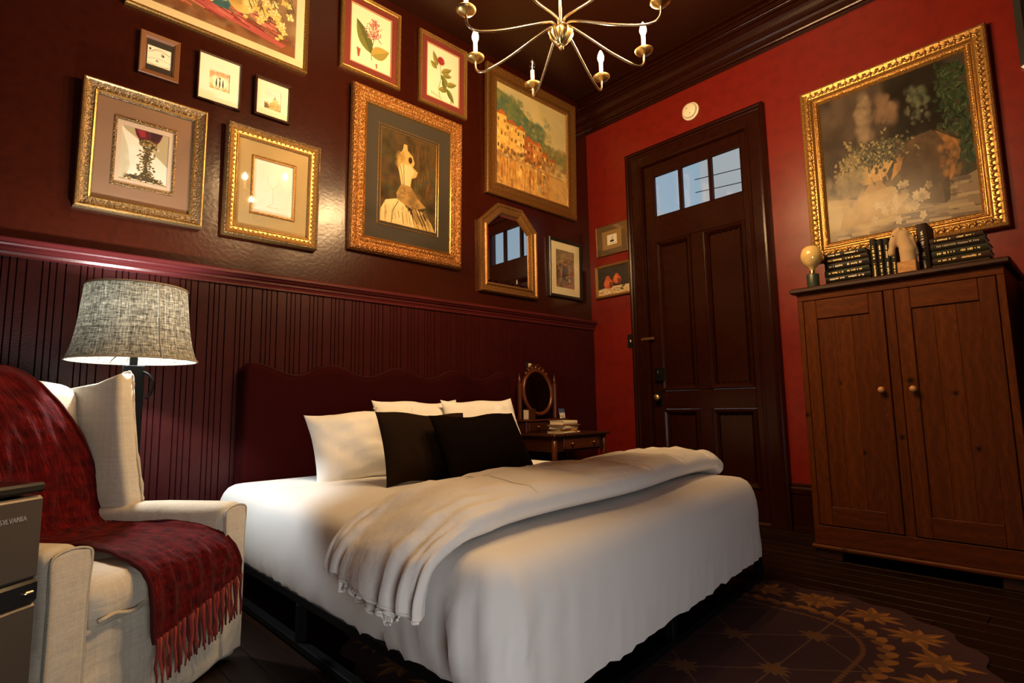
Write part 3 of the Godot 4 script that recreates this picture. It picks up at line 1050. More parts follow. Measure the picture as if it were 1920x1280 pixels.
func build_duvet():
	var dv := thing("folded_duvet", "white quilted duvet folded in a band across the foot of the bed", "duvet")
	# one puffy outer sleeve over the bed and down its side, and two inner folds that show at the hanging end
	for layer in 3:
		var st := tool(true)
		var keys := []
		if layer == 0:
			keys = [Vector2(-1.222, 0.518), Vector2(-1.262, 0.542), Vector2(-1.34, 0.552), Vector2(-1.7, 0.555), Vector2(-2.2, 0.557), Vector2(-2.7, 0.556), Vector2(-2.96, 0.548), Vector2(-3.09, 0.522), Vector2(-3.170, 0.478), Vector2(-3.203, 0.430), Vector2(-3.208, 0.402)]
		elif layer == 1:
			keys = [Vector2(-3.03, 0.528), Vector2(-3.08, 0.515), Vector2(-3.13, 0.485), Vector2(-3.160, 0.445), Vector2(-3.172, 0.385), Vector2(-3.176, 0.332)]
		else:
			keys = [Vector2(-3.03, 0.532), Vector2(-3.09, 0.520), Vector2(-3.145, 0.490), Vector2(-3.178, 0.450), Vector2(-3.192, 0.395), Vector2(-3.198, 0.352)]
		var path := curve(keys, 7)
		var half_top: float = [0.054, 0.012, 0.010][layer]
		var half_hang: float = [0.034, 0.009, 0.008][layer]
		var n := path.size()
		var surf := func(u, v) -> Vector3:
			var k := int(round(v * (n - 1)))
			var c: Vector2 = path[k]
			var dir: Vector2 = (path[mini(k + 1, n - 1)] - path[maxi(k - 1, 0)]).normalized()
			var nrm := Vector2(dir.y, -dir.x)
			if nrm.dot(Vector2(-0.6, 1.0)) < 0:
				nrm = -nrm
			if k < 8 and layer == 0:
				nrm = Vector2(0.35 * (1.0 - k / 8.0), 1.0).normalized()
			var x := c.x
			var hang := smoothstep(-2.95, -3.17, x)
			var along_bed := clampf((-x - 1.3) / 1.8, 0, 1)
			var front := bed_foot(maxf(x, -3.12)) - lerpf(0.17, 0.115, along_bed) + 0.02 * sin(x * 5.0)
			var back := front - lerpf(0.47, 0.43, along_bed) + 0.025 * sin(x * 3.0) - 0.06 * hang
			if layer == 0:
				front -= 0.03 * hang
			elif layer == 1:
				front -= 0.20
				back += 0.01
			else:
				front -= 0.14
				back += 0.12
			var a: float = u * TAU
			var ez := signf(cos(a)) * pow(absf(cos(a)), 0.55)
			var ey := signf(sin(a)) * pow(absf(sin(a)), 0.75)
			var z := lerpf(back, front, 0.5 + 0.5 * ez)
			var gather := fnl.get_noise_2d(z * 30.0 + layer * 9.0, x * 1.2 + c.y * 2.0) * 0.016 * smoothstep(-2.8, -3.15, x) + 0.006 * sin(z * 120.0 + layer * 2.0 + 3.0 * fnl.get_noise_2d(z * 9.0, layer)) * hang * smoothstep(0.50, 0.40, c.y)
			var soft := 0.012 * fnl.get_noise_2d(x * 3.4 + layer * 3.0, z * 6.0) + 0.005 * fnl.get_noise_2d(x * 9.0 - z * 6.0, z * 11.0)
			var quilt := 0.0
			if layer == 0:
				for q in [14, 20, 26, 31, 36]:
					quilt += exp(-pow((k - q) / 0.8, 2.0))
				quilt += exp(-pow((u - 0.268) / 0.008, 2.0))
			var puff := lerpf(half_top, half_hang, hang)
			var off := puff * ey
			if ey > 0:
				off += (gather + soft) * minf(1.0, ey * 1.5) - 0.010 * minf(quilt, 1.0) * ey
				off += 0.012 * (1.0 - absf(ez)) * (1.0 - hang) if layer == 0 else 0.0
			else:
				off += gather * 0.6
			if k == n - 1:
				off *= 0.8
			var edge := 0.007 * sin(z * 75.0 + layer * 2.0) + 0.012 * fnl.get_noise_2d(z * 16.0, layer * 5.0)
			var near_end := smoothstep(n - 6.0, n - 1.0, float(k))
			var slant: float = (0.5 + 0.5 * ez) * [0.042, 0.028, 0.016][layer] * smoothstep(n - 14.0, n - 1.0, float(k))
			return Vector3(x + nrm.x * off, c.y + nrm.y * off + edge * near_end - slant, z)
		grid(st, 84, n - 1, surf, Vector2(1, 3))
		var o := put(dv, ["cover", "inner_fold", "inner_fold"][layer], done(st), M.duvet)
		# corded hem round the hanging end, stitched quilting lines on the cover
		var hem := []
		for i in 43:
			hem.append(surf.call(i / 84.0, 1.0) + Vector3(-0.002, -0.002, 0))
		put(o, "corded_hem", tube_mesh(hem, 0.0045, 6), M.duvet)
		if layer == 0:
			var along := []
			for k in range(3, n - 12):
				along.append(surf.call(0.268, float(k) / (n - 1)) + Vector3(0, 0.001, 0))
			put(o, "stitch_line", tube_mesh(along, 0.0022, 5), M.sheet)
			for k in [14, 20, 26, 31, 36]:
				var cross := []
				for i in range(7, 33):
					cross.append(surf.call(i / 84.0, float(k) / (n - 1)) + Vector3(0, 0.001, 0))
				put(o, "stitch_line", tube_mesh(cross, 0.0022, 5), M.sheet)
	return dv

# ------------------------------------------------------------------ armchair (local: +z forward, +x towards the bed, origin under the middle of the front)
const CHAIR_AT := Vector3(-3.556, 0, 1.245)
const CHAIR_TURN := 0.6615

func build_armchair():
	var ch := thing("wing_armchair", "cream linen slipcovered wing armchair beside the floor lamp", "armchair", CHAIR_AT, CHAIR_TURN)
	# skirted base
	var base := soft_box(Vector3(0.69, 0.30, 0.66), 0.022, 22, 3, func(p):
		var q: Vector3 = p + Vector3(0, 0.158, -0.335)
		var low := clampf((0.30 - q.y) / 0.30, 0, 1)
		q.x *= 1.0 + 0.02 * low
		q.z += 0.012 * low * (1.0 if p.z > 0.2 else 0.0)
		var w := 0.010 * fnl.get_noise_2d(q.x * 11.0 + q.z * 9.0, q.y * 1.5) + 0.005 * fnl.get_noise_2d(q.x * 3.0, q.y * 26.0 + q.z * 4.0)
		q += Vector3(signf(p.x) * w if absf(p.x) > 0.3 else 0.0, 0, w if p.z > 0.28 else 0.0)
		if p.y < -0.13:
			q.y += 0.008 * sin(q.x * 30.0 + q.z * 24.0)
		q.y = maxf(q.y, 0.004)
		return q)
	put(ch, "skirt", base, M.linen)
	# seat cushion with a welted front lip
	var seat := soft_box(Vector3(0.49, 0.125, 0.56), 0.055, 14, 5, func(p):
		var q: Vector3 = p + Vector3(0, 0.348, -0.265)
		q.y += 0.018 * (1.0 - pow(p.x / 0.25, 2.0)) * (1.0 - pow(p.z / 0.29, 2.0)) * (1.0 if p.y > 0 else 0.2)
		q.y += 0.006 * wob(p + Vector3(4, 0, 0), 9.0)
		q.z += 0.006 * wob(p, 12.0)
		return q)
	var sc := put(ch, "seat_cushion", seat, M.linen)
	var welt := []
	for i in 31:
		var t := i / 30.0
		welt.append(Vector3(lerpf(-0.225, 0.225, t), 0.318 + 0.006 * sin(t * 21.0), 0.016 + 0.004 * sin(t * 33.0)))
	put(sc, "welt", tube_mesh(welt, 0.006, 6), M.linen_edge)
	# arms
	for sx in [-1.0, 1.0]:
		var arm := soft_box(Vector3(0.105, 0.27, 0.58), 0.032, 12, 5, func(p):
			var q: Vector3 = p
			var topness := clampf((p.y + 0.02) / 0.15, 0, 1)
			q.x += sx * 0.016 * topness - sx * 0.008 * (1.0 - topness)
			q.x *= 1.0 + 0.10 * topness
			q += Vector3(sx * 0.298, 0.388, -0.288)
			q.y -= 0.012 * clampf((-p.z) / 0.3, 0, 1)
			q.x += 0.004 * wob(p + Vector3(sx * 3, 0, 0), 10.0)
			q.z += 0.006 * wob(p * Vector3(1, 0.4, 1) + Vector3(0, 7, sx), 14.0) * (1.0 if p.z > 0.2 else 0.0)
			return q)
		var ar := put(ch, "arm", arm, M.linen)
		# tailored front panel of the arm
		var fp := [Vector2(-0.048, 0.03), Vector2(0.048, 0.03), Vector2(0.050, 0.38), Vector2(0.056, 0.47), Vector2(0.050, 0.505), Vector2(0.0, 0.516), Vector2(-0.046, 0.505), Vector2(-0.050, 0.47), Vector2(-0.046, 0.38)]
		var pn := put(ar, "front_panel", slab_mesh(fp, 0.014, 0.005, 3, true), M.linen, Vector3(sx * 0.306, 0, -0.001))
		var wl := []
		for p in fp.slice(1) + [fp[0]]:
			wl.append(Vector3(p.x, p.y, 0.012))
		put(pn, "welt", tube_mesh(curve(wl, 4), 0.0035, 6), M.linen_edge)
	# back, slightly raked
	var back := soft_box(Vector3(0.60, 0.62, 0.13), 0.055, 14, 5, func(p):
		var q: Vector3 = p
		q.z += 0.030 * (1.0 - pow(p.x / 0.31, 2.0)) * (1.0 - pow(p.y / 0.33, 2.0)) * (1.0 if p.z > 0 else 0.0)
		q.y += 0.018 * cos(p.x * 7.0) * clampf(p.y / 0.3, 0, 1)
		q += Vector3(0, 0.642, -0.632 - 0.16 * (p.y + 0.3) + 0.03)
		q.z += 0.004 * wob(p, 9.0)
		return q)
	put(ch, "back", back, M.linen)
	# wings: outline in the side view (z, y)
	for sx in [-1.0, 1.0]:
		var side := [Vector2(-0.70, 0.40), Vector2(-0.40, 0.40), Vector2(-0.385, 0.50), Vector2(-0.425, 0.70), Vector2(-0.448, 0.85), Vector2(-0.462, 0.985), Vector2(-0.555, 0.952), Vector2(-0.74, 0.925)]
		var st := tool(true)
		slab(st, side, 0.085, 0.020, 4)
		var w := put(ch, "wing", done(st), M.linen)
		# slab x -> chair z, slab y -> up, slab z -> +-x
		if sx > 0:
			w.transform = Transform3D(Basis(Vector3(0, 0, 1), Vector3(0, 1, 0), Vector3(-1, 0, 0)), Vector3(0.355, 0, 0))
		else:
			w.transform = Transform3D(Basis(Vector3(0, 0, 1), Vector3(0, 1, 0), Vector3(-1, 0, 0)), Vector3(-0.27, 0, 0))
		var edge := []
		for p in [Vector2(-0.392, 0.52), Vector2(-0.399, 0.58), Vector2(-0.428, 0.70), Vector2(-0.448, 0.80), Vector2(-0.458, 0.90), Vector2(-0.463, 0.962), Vector2(-0.476, 0.990), Vector2(-0.50, 0.987), Vector2(-0.555, 0.957), Vector2(-0.63, 0.937)]:
			edge.append(Vector3(p.x + 0.002, p.y, 0.018))
		var ep := curve(edge, 4)
		var rr := []
		for i in ep.size():
			rr.append(0.0055 + 0.002 * sin(i * 2.1))
		put(w, "flange", tube_mesh(ep, rr, 6), M.linen_edge)

# ------------------------------------------------------------------ red throw over the chair
func build_throw():
	var th := thing("throw_blanket", "dark red chenille throw with fringe draped over the cream armchair", "blanket", CHAIR_AT, CHAIR_TURN)
	# along its length: [left x, right x, y, z]
	var keys := [
		[-0.33, 0.05, 0.80, -0.815], [-0.33, 0.05, 0.93, -0.805], [-0.33, 0.055, 0.992, -0.765], [-0.33, 0.075, 1.004, -0.705], [-0.33, 0.115, 0.965, -0.642], [-0.285, 0.175, 0.88, -0.600],
		[-0.28, 0.222, 0.78, -0.568], [-0.27, 0.258, 0.68, -0.546], [-0.255, 0.280, 0.58, -0.524], [-0.235, 0.275, 0.50, -0.498], [-0.20, 0.262, 0.455, -0.455],
		[-0.12, 0.252, 0.443, -0.38], [-0.02, 0.252, 0.447, -0.28], [-0.055, 0.254, 0.450, -0.17], [-0.085, 0.258, 0.444, -0.07], [-0.098, 0.262, 0.425, -0.005], [-0.102, 0.266, 0.395, 0.034],
		[-0.100, 0.268, 0.35, 0.050], [-0.095, 0.268, 0.31, 0.056], [-0.088, 0.264, 0.262, 0.060]]
	var rows := []
	for i in keys.size() - 1:
		for k in 6:
			var t := k / 6.0
			var r := []
			for c in 4:
				var p0: float = keys[maxi(i - 1, 0)][c]
				var p1: float = keys[i][c]
				var p2: float = keys[i + 1][c]
				var p3: float = keys[mini(i + 2, keys.size() - 1)][c]
				r.append(cubic_interpolate(p1, p2, p0, p3, t))
			rows.append(r)
	rows.append(keys[-1])
	var n := rows.size()
	var surf := func(u, v) -> Vector3:
		var k := int(round(v * (n - 1)))
		var r = rows[k]
		var x: float = lerpf(r[0], r[1], u)
		var rip := 0.011 * fnl.get_noise_2d(u * 9.0 + v * 3.0, v * 4.0) + 0.005 * fnl.get_noise_2d(u * 26.0, v * 9.0)
		rip += 0.006
		# the front fall is uneven: longer towards the arm by the fridge
		var fall := smoothstep(0.86, 1.0, v)
		var y: float = r[2] - 0.045 * fall * (1.0 - u) + 0.03 * fall * u
		var seatish := smoothstep(0.50, 0.56, v) * (1.0 - smoothstep(0.76, 0.84, v))
		var edge_lift := 0.012 * exp(-pow((1.0 - u) / 0.06, 2.0)) * seatish
		y += edge_lift
		var z: float = r[3]
		if seatish > 0.5:
			y += rip
		else:
			z += rip * (1.0 if v > 0.2 else -0.3)
			y += 0.3 * rip
		return Vector3(x, y, z)
	var st := tool(true)
	grid(st, 40, n - 1, surf, Vector2(0.9, 2.2))
	# turned edges give the cloth its thickness
	for u in [0.0, 1.0]:
		var e := []
		for k in n:
			e.append(surf.call(u, float(k) / (n - 1)) + Vector3(0, -0.004, -0.002))
		tube(st, e, 0.007, 6)
	put(th, "cloth", done(st), M.throw)
	var fr := [tool(true), tool(true), tool(true)]
	var cnt := 46
	for i in cnt:
		var u := (i + 0.5) / cnt
		var top: Vector3 = surf.call(u, 1.0)
		var len := 0.115 + 0.02 * rng.randf()
		var sway := rng.randf_range(-0.010, 0.010)
		var pts := []
		for k in 6:
			var t := k / 5.0
			pts.append(top + Vector3(sway * t + 0.003 * sin(t * 9.0 + i), 0.006 - len * t, 0.004 + 0.006 * t + rng.randf_range(-0.002, 0.002)))
		tube(fr[i % 3], pts, [0.0052, 0.0040, 0.0042, 0.0040, 0.0036, 0.0024], 5)
	for k in 3:
		var o := put(th, "fringe", done(fr[k]), M.fringe[k])
		o.set_meta("kind", "stuff")

# ------------------------------------------------------------------ fridge
func build_fridge():
	var f := thing("mini_fridge", "silver two-door mini fridge with black handles beside the armchair", "fridge", Vector3(-3.867, 0, 1.75), deg_to_rad(40.7))
	put(f, "body", span_mesh(Vector3(-0.45, 0.015, -0.46), Vector3(0, 0.69, -0.045), 0.006), M.fridge_black)
	put(f, "top", span_mesh(Vector3(-0.45, 0.6902, -0.46), Vector3(0.001, 0.709, 0.001), 0.005), M.fridge_black)
	var up := put(f, "freezer_door", span_mesh(Vector3(-0.45, 0.530, -0.044), Vector3(0, 0.684, 0.0), 0.006), M.fridge_steel)
	var hd := put(up, "handle", span_mesh(Vector3(-0.45, 0.486, -0.044), Vector3(0.0, 0.5295, 0.003), 0.006), M.fridge_black)
	put(up, "handle_glint", box_mesh(Vector3(0.018, 0.006, 0.012), 0.002), M.silver_brass, Vector3(-0.025, 0.508, 0.003))  # bright block put in for the highlight at the handle end
	var lo := put(f, "fridge_door", span_mesh(Vector3(-0.45, 0.04, -0.044), Vector3(0, 0.4855, 0.0), 0.006), M.fridge_steel)
	letters(up, "lettering", "SYLVANIA", 0.0088, M.letter_grey, Vector3(-0.062, 0.646, 0.0008), 0.0)
	var bx := thing("small_box", "small tan box lying on top of the mini fridge", "box", Vector3(-4.03, 0.7095, 1.76), deg_to_rad(40.7))
	put(bx, "base", box_mesh(Vector3(0.10, 0.012, 0.07), 0.003, Vector3(0, 0.0062, 0)), M.knob)
	put(bx, "lid", box_mesh(Vector3(0.104, 0.008, 0.074), 0.003, Vector3(0, 0.0164, 0)), M.knob)

func letters(parent: Node, called: String, text: String, size: float, m: Material, at: Vector3, turn: float, serif := false) -> MeshInstance3D:
	var t := TextMesh.new()
	var fnt := SystemFont.new()
	fnt.font_names = PackedStringArray(["Droid Serif" if serif else "Droid Sans"])
	t.font = fnt
	t.text = text
	t.font_size = 32
	t.pixel_size = size / 24.0
	t.depth = 0.0012
	t.curve_step = 2.0
	var o := put(parent, called, t, m, at)
	o.rotation.y = turn
	return o

# ------------------------------------------------------------------ armoire
func build_armoire():
	var a := thing("armoire", "tall reddish pine armoire with two panelled doors under the urn painting", "armoire", Vector3(0, 0, 0))
	var X := -0.612
	var body := Node3D.new()
	body.name = "carcass"
	a.add_child(body)
	put(body, "side", span_mesh(Vector3(X + 0.002, 0.075, 1.99), Vector3(-0.04, 1.449, 2.02), 0.003), M.pine)
	put(body, "side", span_mesh(Vector3(X + 0.002, 0.075, 2.86), Vector3(-0.04, 1.449, 2.89), 0.003), M.pine)
	put(body, "back", span_mesh(Vector3(-0.052, 0.075, 2.0205), Vector3(-0.04, 1.449, 2.8595), 0.002), M.pine2)
	put(body, "stile", span_mesh(Vector3(X, 0.1755, 1.9905), Vector3(X + 0.022, 1.405, 2.0195), 0.002), M.pine)
	put(body, "stile", span_mesh(Vector3(X, 0.1755, 2.8605), Vector3(X + 0.022, 1.405, 2.8895), 0.002), M.pine)
	put(body, "centre_stile", span_mesh(Vector3(X + 0.004, 0.1755, 2.412), Vector3(X + 0.022, 1.405, 2.456), 0.002), M.pine2)
	put(body, "header", span_mesh(Vector3(X, 1.4055, 1.9905), Vector3(X + 0.022, 1.449, 2.8895), 0.002), M.pine)
	put(body, "bottom_rail", span_mesh(Vector3(X, 0.0755, 1.9905), Vector3(X + 0.022, 0.175, 2.8895), 0.002), M.pine2)
	put(a, "top", span_mesh(Vector3(X - 0.03, 1.4495, 1.962), Vector3(-0.03, 1.4795, 2.918), 0.008), M.pine_dark)
	put(a, "base_moulding", span_mesh(Vector3(X - 0.018, 0.052, 1.975), Vector3(-0.035, 0.075, 2.905), 0.007), M.pine)
	for z in [[1.99, 2.12], [2.76, 2.89]]:
		for x in [[X, X + 0.05], [-0.11, -0.05]]:
			put(a, "foot", span_mesh(Vector3(x[0], 0.0, z[0]), Vector3(x[1], 0.0515, z[1]), 0.004), M.pine_dark)
	for d in [[2.0225, 2.4085, 1], [2.4595, 2.8575, -1]]:
		var dr := Node3D.new()
		dr.name = "door"
		a.add_child(dr, true)
		var z0: float = d[0]
		var z1: float = d[1]
		var y0 := 0.180
		var y1 := 1.402
		var xf := X - 0.002
		var sw := 0.066
		put(dr, "stile", span_mesh(Vector3(xf, y0, z0), Vector3(xf + 0.022, y1, z0 + sw), 0.003), M.pine)
		put(dr, "stile", span_mesh(Vector3(xf, y0, z1 - sw), Vector3(xf + 0.022, y1, z1), 0.003), M.pine2)
		put(dr, "rail", span_mesh(Vector3(xf, y1 - 0.105, z0 + sw), Vector3(xf + 0.022, y1, z1 - sw), 0.003), M.pine)
		put(dr, "rail", span_mesh(Vector3(xf, y0, z0 + sw), Vector3(xf + 0.022, y0 + 0.10, z1 - sw), 0.003), M.pine2)
		var w := (z1 - z0 - 2 * sw) / 3.0
		for k in 3:
			put(dr, "panel_board", span_mesh(Vector3(xf + 0.008, y0 + 0.1005, z0 + sw + k * w + 0.0003), Vector3(xf + 0.018, y1 - 0.1055, z0 + sw + (k + 1) * w - 0.0003), 0.0010), M.pine if k % 2 else M.pine2)
		var kz := z1 - 0.038 if d[2] > 0 else z0 + 0.046
		var kb := put(dr, "knob", lathe_mesh([[0.0, 0.0], [0.008, 0.0], [0.007, 0.008], [0.013, 0.013], [0.0165, 0.020], [0.014, 0.028], [0.007, 0.032], [0.0, 0.033]], 16), M.knob, Vector3(xf, 0.895, kz))
		kb.rotation.z = PI / 2
		put(dr, "escutcheon", box_mesh(Vector3(0.002, 0.022, 0.012), 0.0005), M.frame_dark, Vector3(xf - 0.001, 0.80, kz + 0.008))

# ------------------------------------------------------------------ chandelier
func build_chandelier():
	var c := thing("chandelier", "eight-arm silvery brass candle chandelier with glowing bulbs", "chandelier", Vector3(-2.198, 2.43, 1.652))
	put(c, "hub", lathe_mesh([[0.0, -0.016], [0.009, -0.014], [0.011, -0.004], [0.008, 0.004], [0.020, 0.010], [0.036, 0.028], [0.052, 0.056], [0.054, 0.070], [0.044, 0.084], [0.022, 0.092], [0.010, 0.098], [0.0, 0.099]], 64, 10, 0.09), M.brass)
	put(c, "stem", tube_mesh([Vector3(0, 0.08, 0), Vector3(0, 0.7, 0), Vector3(0, 1.21, 0)], 0.006, 10), M.silver_brass)
	put(c, "canopy", lathe_mesh([[0.0, 1.185], [0.02, 1.187], [0.05, 1.205], [0.06, 1.229]], 24), M.silver_brass)
	var angles := [-112.0, -62.0, -14.0, 22.0, 66.0, 112.0, 158.0, -156.0]
	var unlit := [1, 6]
	var prof := [Vector2(0.022, 0.088), Vector2(0.036, 0.106), Vector2(0.064, 0.104), Vector2(0.14, 0.075), Vector2(0.25, 0.030), Vector2(0.35, -0.002), Vector2(0.405, -0.006), Vector2(0.430, 0.012), Vector2(0.436, 0.040), Vector2(0.436, 0.066)]
	var p2 := curve(prof, 6)
	var pts := []
	for p in p2:
		pts.append(Vector3(p.x, p.y, 0))
	var arm := tube_mesh(pts, 0.0058, 8)
	var pan := lathe_mesh([[0.005, -0.016], [0.014, -0.012], [0.034, -0.004], [0.043, 0.006], [0.043, 0.010], [0.034, 0.004], [0.012, 0.000], [0.011, 0.010], [0.014, 0.014], [0.014, 0.018], [0.0, 0.018]], 24)
	var sleeve := lathe_mesh([[0.0095, 0.012], [0.0098, 0.085], [0.0085, 0.087], [0.0, 0.087]], 16)
	var bulb := lathe_mesh([[0.006, 0.083], [0.010, 0.090], [0.0155, 0.104], [0.0165, 0.114], [0.0145, 0.126], [0.0095, 0.141], [0.004, 0.152], [0.0, 0.156]], 20)
	for i in 8:
		var a := Node3D.new()
		a.name = "arm"
		c.add_child(a, true)
		a.rotation.y = -deg_to_rad(angles[i])
		put(a, "branch", arm, M.silver_brass)
		var tip := Vector3(0.436, 0.070, 0)
		put(a, "drip_pan", pan, M.dull_brass, tip)
		put(a, "candle_sleeve", sleeve, M.candle, tip)
		put(a, "bulb", bulb, M.bulb_off if i in unlit else M.bulb_on, tip)
		if i in unlit:
			put(a, "filament", tube_mesh([tip + Vector3(0, 0.087, 0), tip + Vector3(0.003, 0.11, 0), tip + Vector3(-0.003, 0.125, 0), tip + Vector3(0, 0.14, 0)], 0.002, 5), M.candle)
		else:
			var l := OmniLight3D.new()
			l.name = "bulb_light"
			l.light_color = lin(1.0, 0.62, 0.28)
			l.light_energy = BULB_ENERGY
			l.light_size = 0.014
			l.omni_range = 12.0
			l.omni_attenuation = 2.0
			l.shadow_enabled = true
			a.add_child(l, true)
			l.position = tip + Vector3(0, 0.118, 0)

# ------------------------------------------------------------------ floor lamp
func build_floor_lamp():
	var at := Vector3(-3.54, 0, 0.45)
	var f := thing("floor_lamp", "black square-post floor lamp with a burlap drum shade", "lamp", at)
	put(f, "base", lathe_mesh([[0.0, 0.0], [0.125, 0.0], [0.128, 0.006], [0.128, 0.018], [0.12, 0.025], [0.0, 0.0252]], 32), M.black_metal)
	var post := put(f, "post", span_mesh(Vector3(-0.036, 0.0255, -0.03), Vector3(0.036, 1.032, 0.03), 0.004), M.black_metal)
	var hk := curve([Vector3(0.030, 1.005, 0.034), Vector3(0.048, 0.992, 0.052), Vector3(0.060, 0.965, 0.060), Vector3(0.060, 0.935, 0.060), Vector3(0.050, 0.905, 0.052), Vector3(0.040, 0.898, 0.044)], 6)
	put(post, "pull_handle", tube_mesh(hk, 0.0055, 8), M.black_metal)
	put(f, "neck", span_mesh(Vector3(-0.013, 1.0325, -0.013), Vector3(0.013, 1.125, 0.013), 0.003), M.black_metal)
	put(f, "socket", lathe_mesh([[0.0, 1.1255], [0.018, 1.1255], [0.02, 1.205], [0.0, 1.205]], 16), M.black_plastic)
	var sh := tool(true)
	lathe(sh, [[0.229, 1.052], [0.219, 1.075], [0.208, 1.115], [0.199, 1.165], [0.193, 1.21], [0.188, 1.27], [0.183, 1.32], [0.180, 1.352]], 72)
	var shade := put(f, "shade", done(sh), M.burlap)
	for r in [[0.229, 1.052], [0.180, 1.352]]:
		var ring := []
		for i in 49:
			ring.append(Vector3(cos(TAU * i / 48) * r[0], r[1], sin(TAU * i / 48) * r[0]))
		put(shade, "rim", tube_mesh(ring, 0.004, 6), M.burlap_edge)
	put(shade, "seam", tube_mesh([Vector3(0.056, 1.056, 0.222), Vector3(0.052, 1.115, 0.2025), Vector3(0.048, 1.21, 0.1878), Vector3(0.045, 1.350, 0.1755)], 0.0022, 5), M.burlap_edge)
	for i in 3:
		var a := TAU * i / 3.0 + 0.3
		put(shade, "spoke", tube_mesh([Vector3(cos(a) * 0.018, 1.150, sin(a) * 0.018), Vector3(cos(a) * 0.12, 1.10, sin(a) * 0.12), Vector3(cos(a) * 0.221, 1.066, sin(a) * 0.221)], 0.002, 5), M.black_metal)
	put(f, "bulb", lathe_mesh([[0.014, 1.206], [0.016, 1.22], [0.028, 1.243], [0.032, 1.262], [0.028, 1.285], [0.014, 1.299], [0.0, 1.302]], 20), M.led)
	var l := OmniLight3D.new()
	l.name = "bulb_light"
	l.light_color = lin(0.90, 0.97, 1.0)
	l.light_energy = LAMP_ENERGY
	l.light_size = 0.03
	l.omni_range = 12.0
	l.omni_attenuation = 2.0
	l.shadow_enabled = true
	f.add_child(l)
	l.position = Vector3(0, 1.260, 0)

# ------------------------------------------------------------------ flat painting: everything in shares of the picture, x right and y down
class Paint:
	var im: Image
	var w: int
	var h: int
	var r := RandomNumberGenerator.new()
	var brushes := {}
	func _init(w_: int, h_: int, c: Color, seed_ := 1):
		w = w_
		h = h_
		im = Image.create(w, h, false, Image.FORMAT_RGBA8)
		im.fill(c)
		r.seed = seed_
	func poly(pts: Array, c: Color):
		var lo := 1e9
		var hi := -1e9
		var q := []
		for p in pts:
			var v := Vector2(p[0] * w, p[1] * h)
			q.append(v)
			lo = minf(lo, v.y)
			hi = maxf(hi, v.y)
		for y in range(maxi(int(lo), 0), mini(int(hi) + 1, h)):
			var xs := []
			for i in q.size():
				var a: Vector2 = q[i]
				var b: Vector2 = q[(i + 1) % q.size()]
				if (a.y <= y + 0.5) != (b.y <= y + 0.5):
					xs.append(a.x + (y + 0.5 - a.y) / (b.y - a.y) * (b.x - a.x))
			xs.sort()
			for k in range(0, xs.size() - 1, 2):
				var x0 := int(round(xs[k]))
				var x1 := int(round(xs[k + 1]))
				if x1 > x0:
					im.fill_rect(Rect2i(x0, y, x1 - x0, 1), c)
	func ell(cx: float, cy: float, rx: float, ry: float, c: Color, rot := 0.0):      # radii in shares of the width
		var pts := []
		var asp := float(w) / h
		for i in 22:
			var a := TAU * i / 22
			var p := Vector2(cos(a) * rx, sin(a) * ry).rotated(rot)
			pts.append([cx + p.x, cy + p.y * asp])
		poly(pts, c)
	func line(pts: Array, wd: float, c: Color, wd2 := -1.0):
		if wd2 < 0:
			wd2 = wd
		var asp := float(w) / h
		for i in pts.size() - 1:
			var a := Vector2(pts[i][0], pts[i][1] / asp)
			var b := Vector2(pts[i + 1][0], pts[i + 1][1] / asp)
			var n := (b - a).orthogonal().normalized() * 0.5
			var wa := lerpf(wd, wd2, float(i) / (pts.size() - 1))
			var wb := lerpf(wd, wd2, float(i + 1) / (pts.size() - 1))
			var q := []
			for p in [a + n * wa, b + n * wb, b - n * wb, a - n * wa]:
				q.append([p.x, p.y * asp])
			poly(q, c)
	func dab(x: float, y: float, rad: float, c: Color, alpha := 0.5):
		var px := maxi(int(rad * w), 2)
		var key := "%d %s %.2f" % [px, c.to_html(), alpha]
		if not brushes.has(key):
			var b := Image.create(px * 2, px * 2, false, Image.FORMAT_RGBA8)
			for j in px * 2:
				for i in px * 2:
					var d := Vector2(i + 0.5 - px, j + 0.5 - px).length() / px
					b.set_pixel(i, j, Color(c.r, c.g, c.b, alpha * smoothstep(1.0, 0.25, d)))
			brushes[key] = b
		im.blend_rect(brushes[key], Rect2i(0, 0, px * 2, px * 2), Vector2i(int(x * w) - px, int(y * h) - px))
	func cloud(n: int, x0: float, y0: float, x1: float, y1: float, rad: float, cols: Array, alpha := 0.4):
		for i in n:
			dab(r.randf_range(x0, x1), r.randf_range(y0, y1), rad * [0.6, 1.0, 1.5][i % 3], cols[r.randi() % cols.size()], alpha)
	func strokes(n: int, x0: float, y0: float, x1: float, y1: float, dx: float, dy: float, wd: float, cols: Array):
		for i in n:
			var x := r.randf_range(x0, x1)
			var y := r.randf_range(y0, y1)
			var k := r.randf_range(0.5, 1.3)
			line([[x, y], [x + dx * k, y + dy * k]], wd * r.randf_range(0.6, 1.4), cols[r.randi() % cols.size()])
	func leaf(x: float, y: float, len: float, ang: float, wide: float, c: Color, c2: Color):
		var asp := float(w) / h
		var d := Vector2(cos(ang), sin(ang))
		var n := d.orthogonal()
		var l := []
		var rr := []
		for i in 9:
			var t := i / 8.0
			var o := wide * sin(PI * pow(t, 0.8))
			var m := d * len * t
			l.append([x + m.x + n.x * o, y + (m.y + n.y * o) * asp])
			rr.append([x + m.x - n.x * o, y + (m.y - n.y * o) * asp])
		var half := l.duplicate()
		for i in range(8, -1, -1):
			half.append([x + d.x * len * i / 8.0, y + d.y * len * i / 8.0 * asp])
		rr.reverse()
		poly(l + rr, c)
		poly(half, c2)
	func tex() -> ImageTexture:
		return ImageTexture.create_from_image(im)

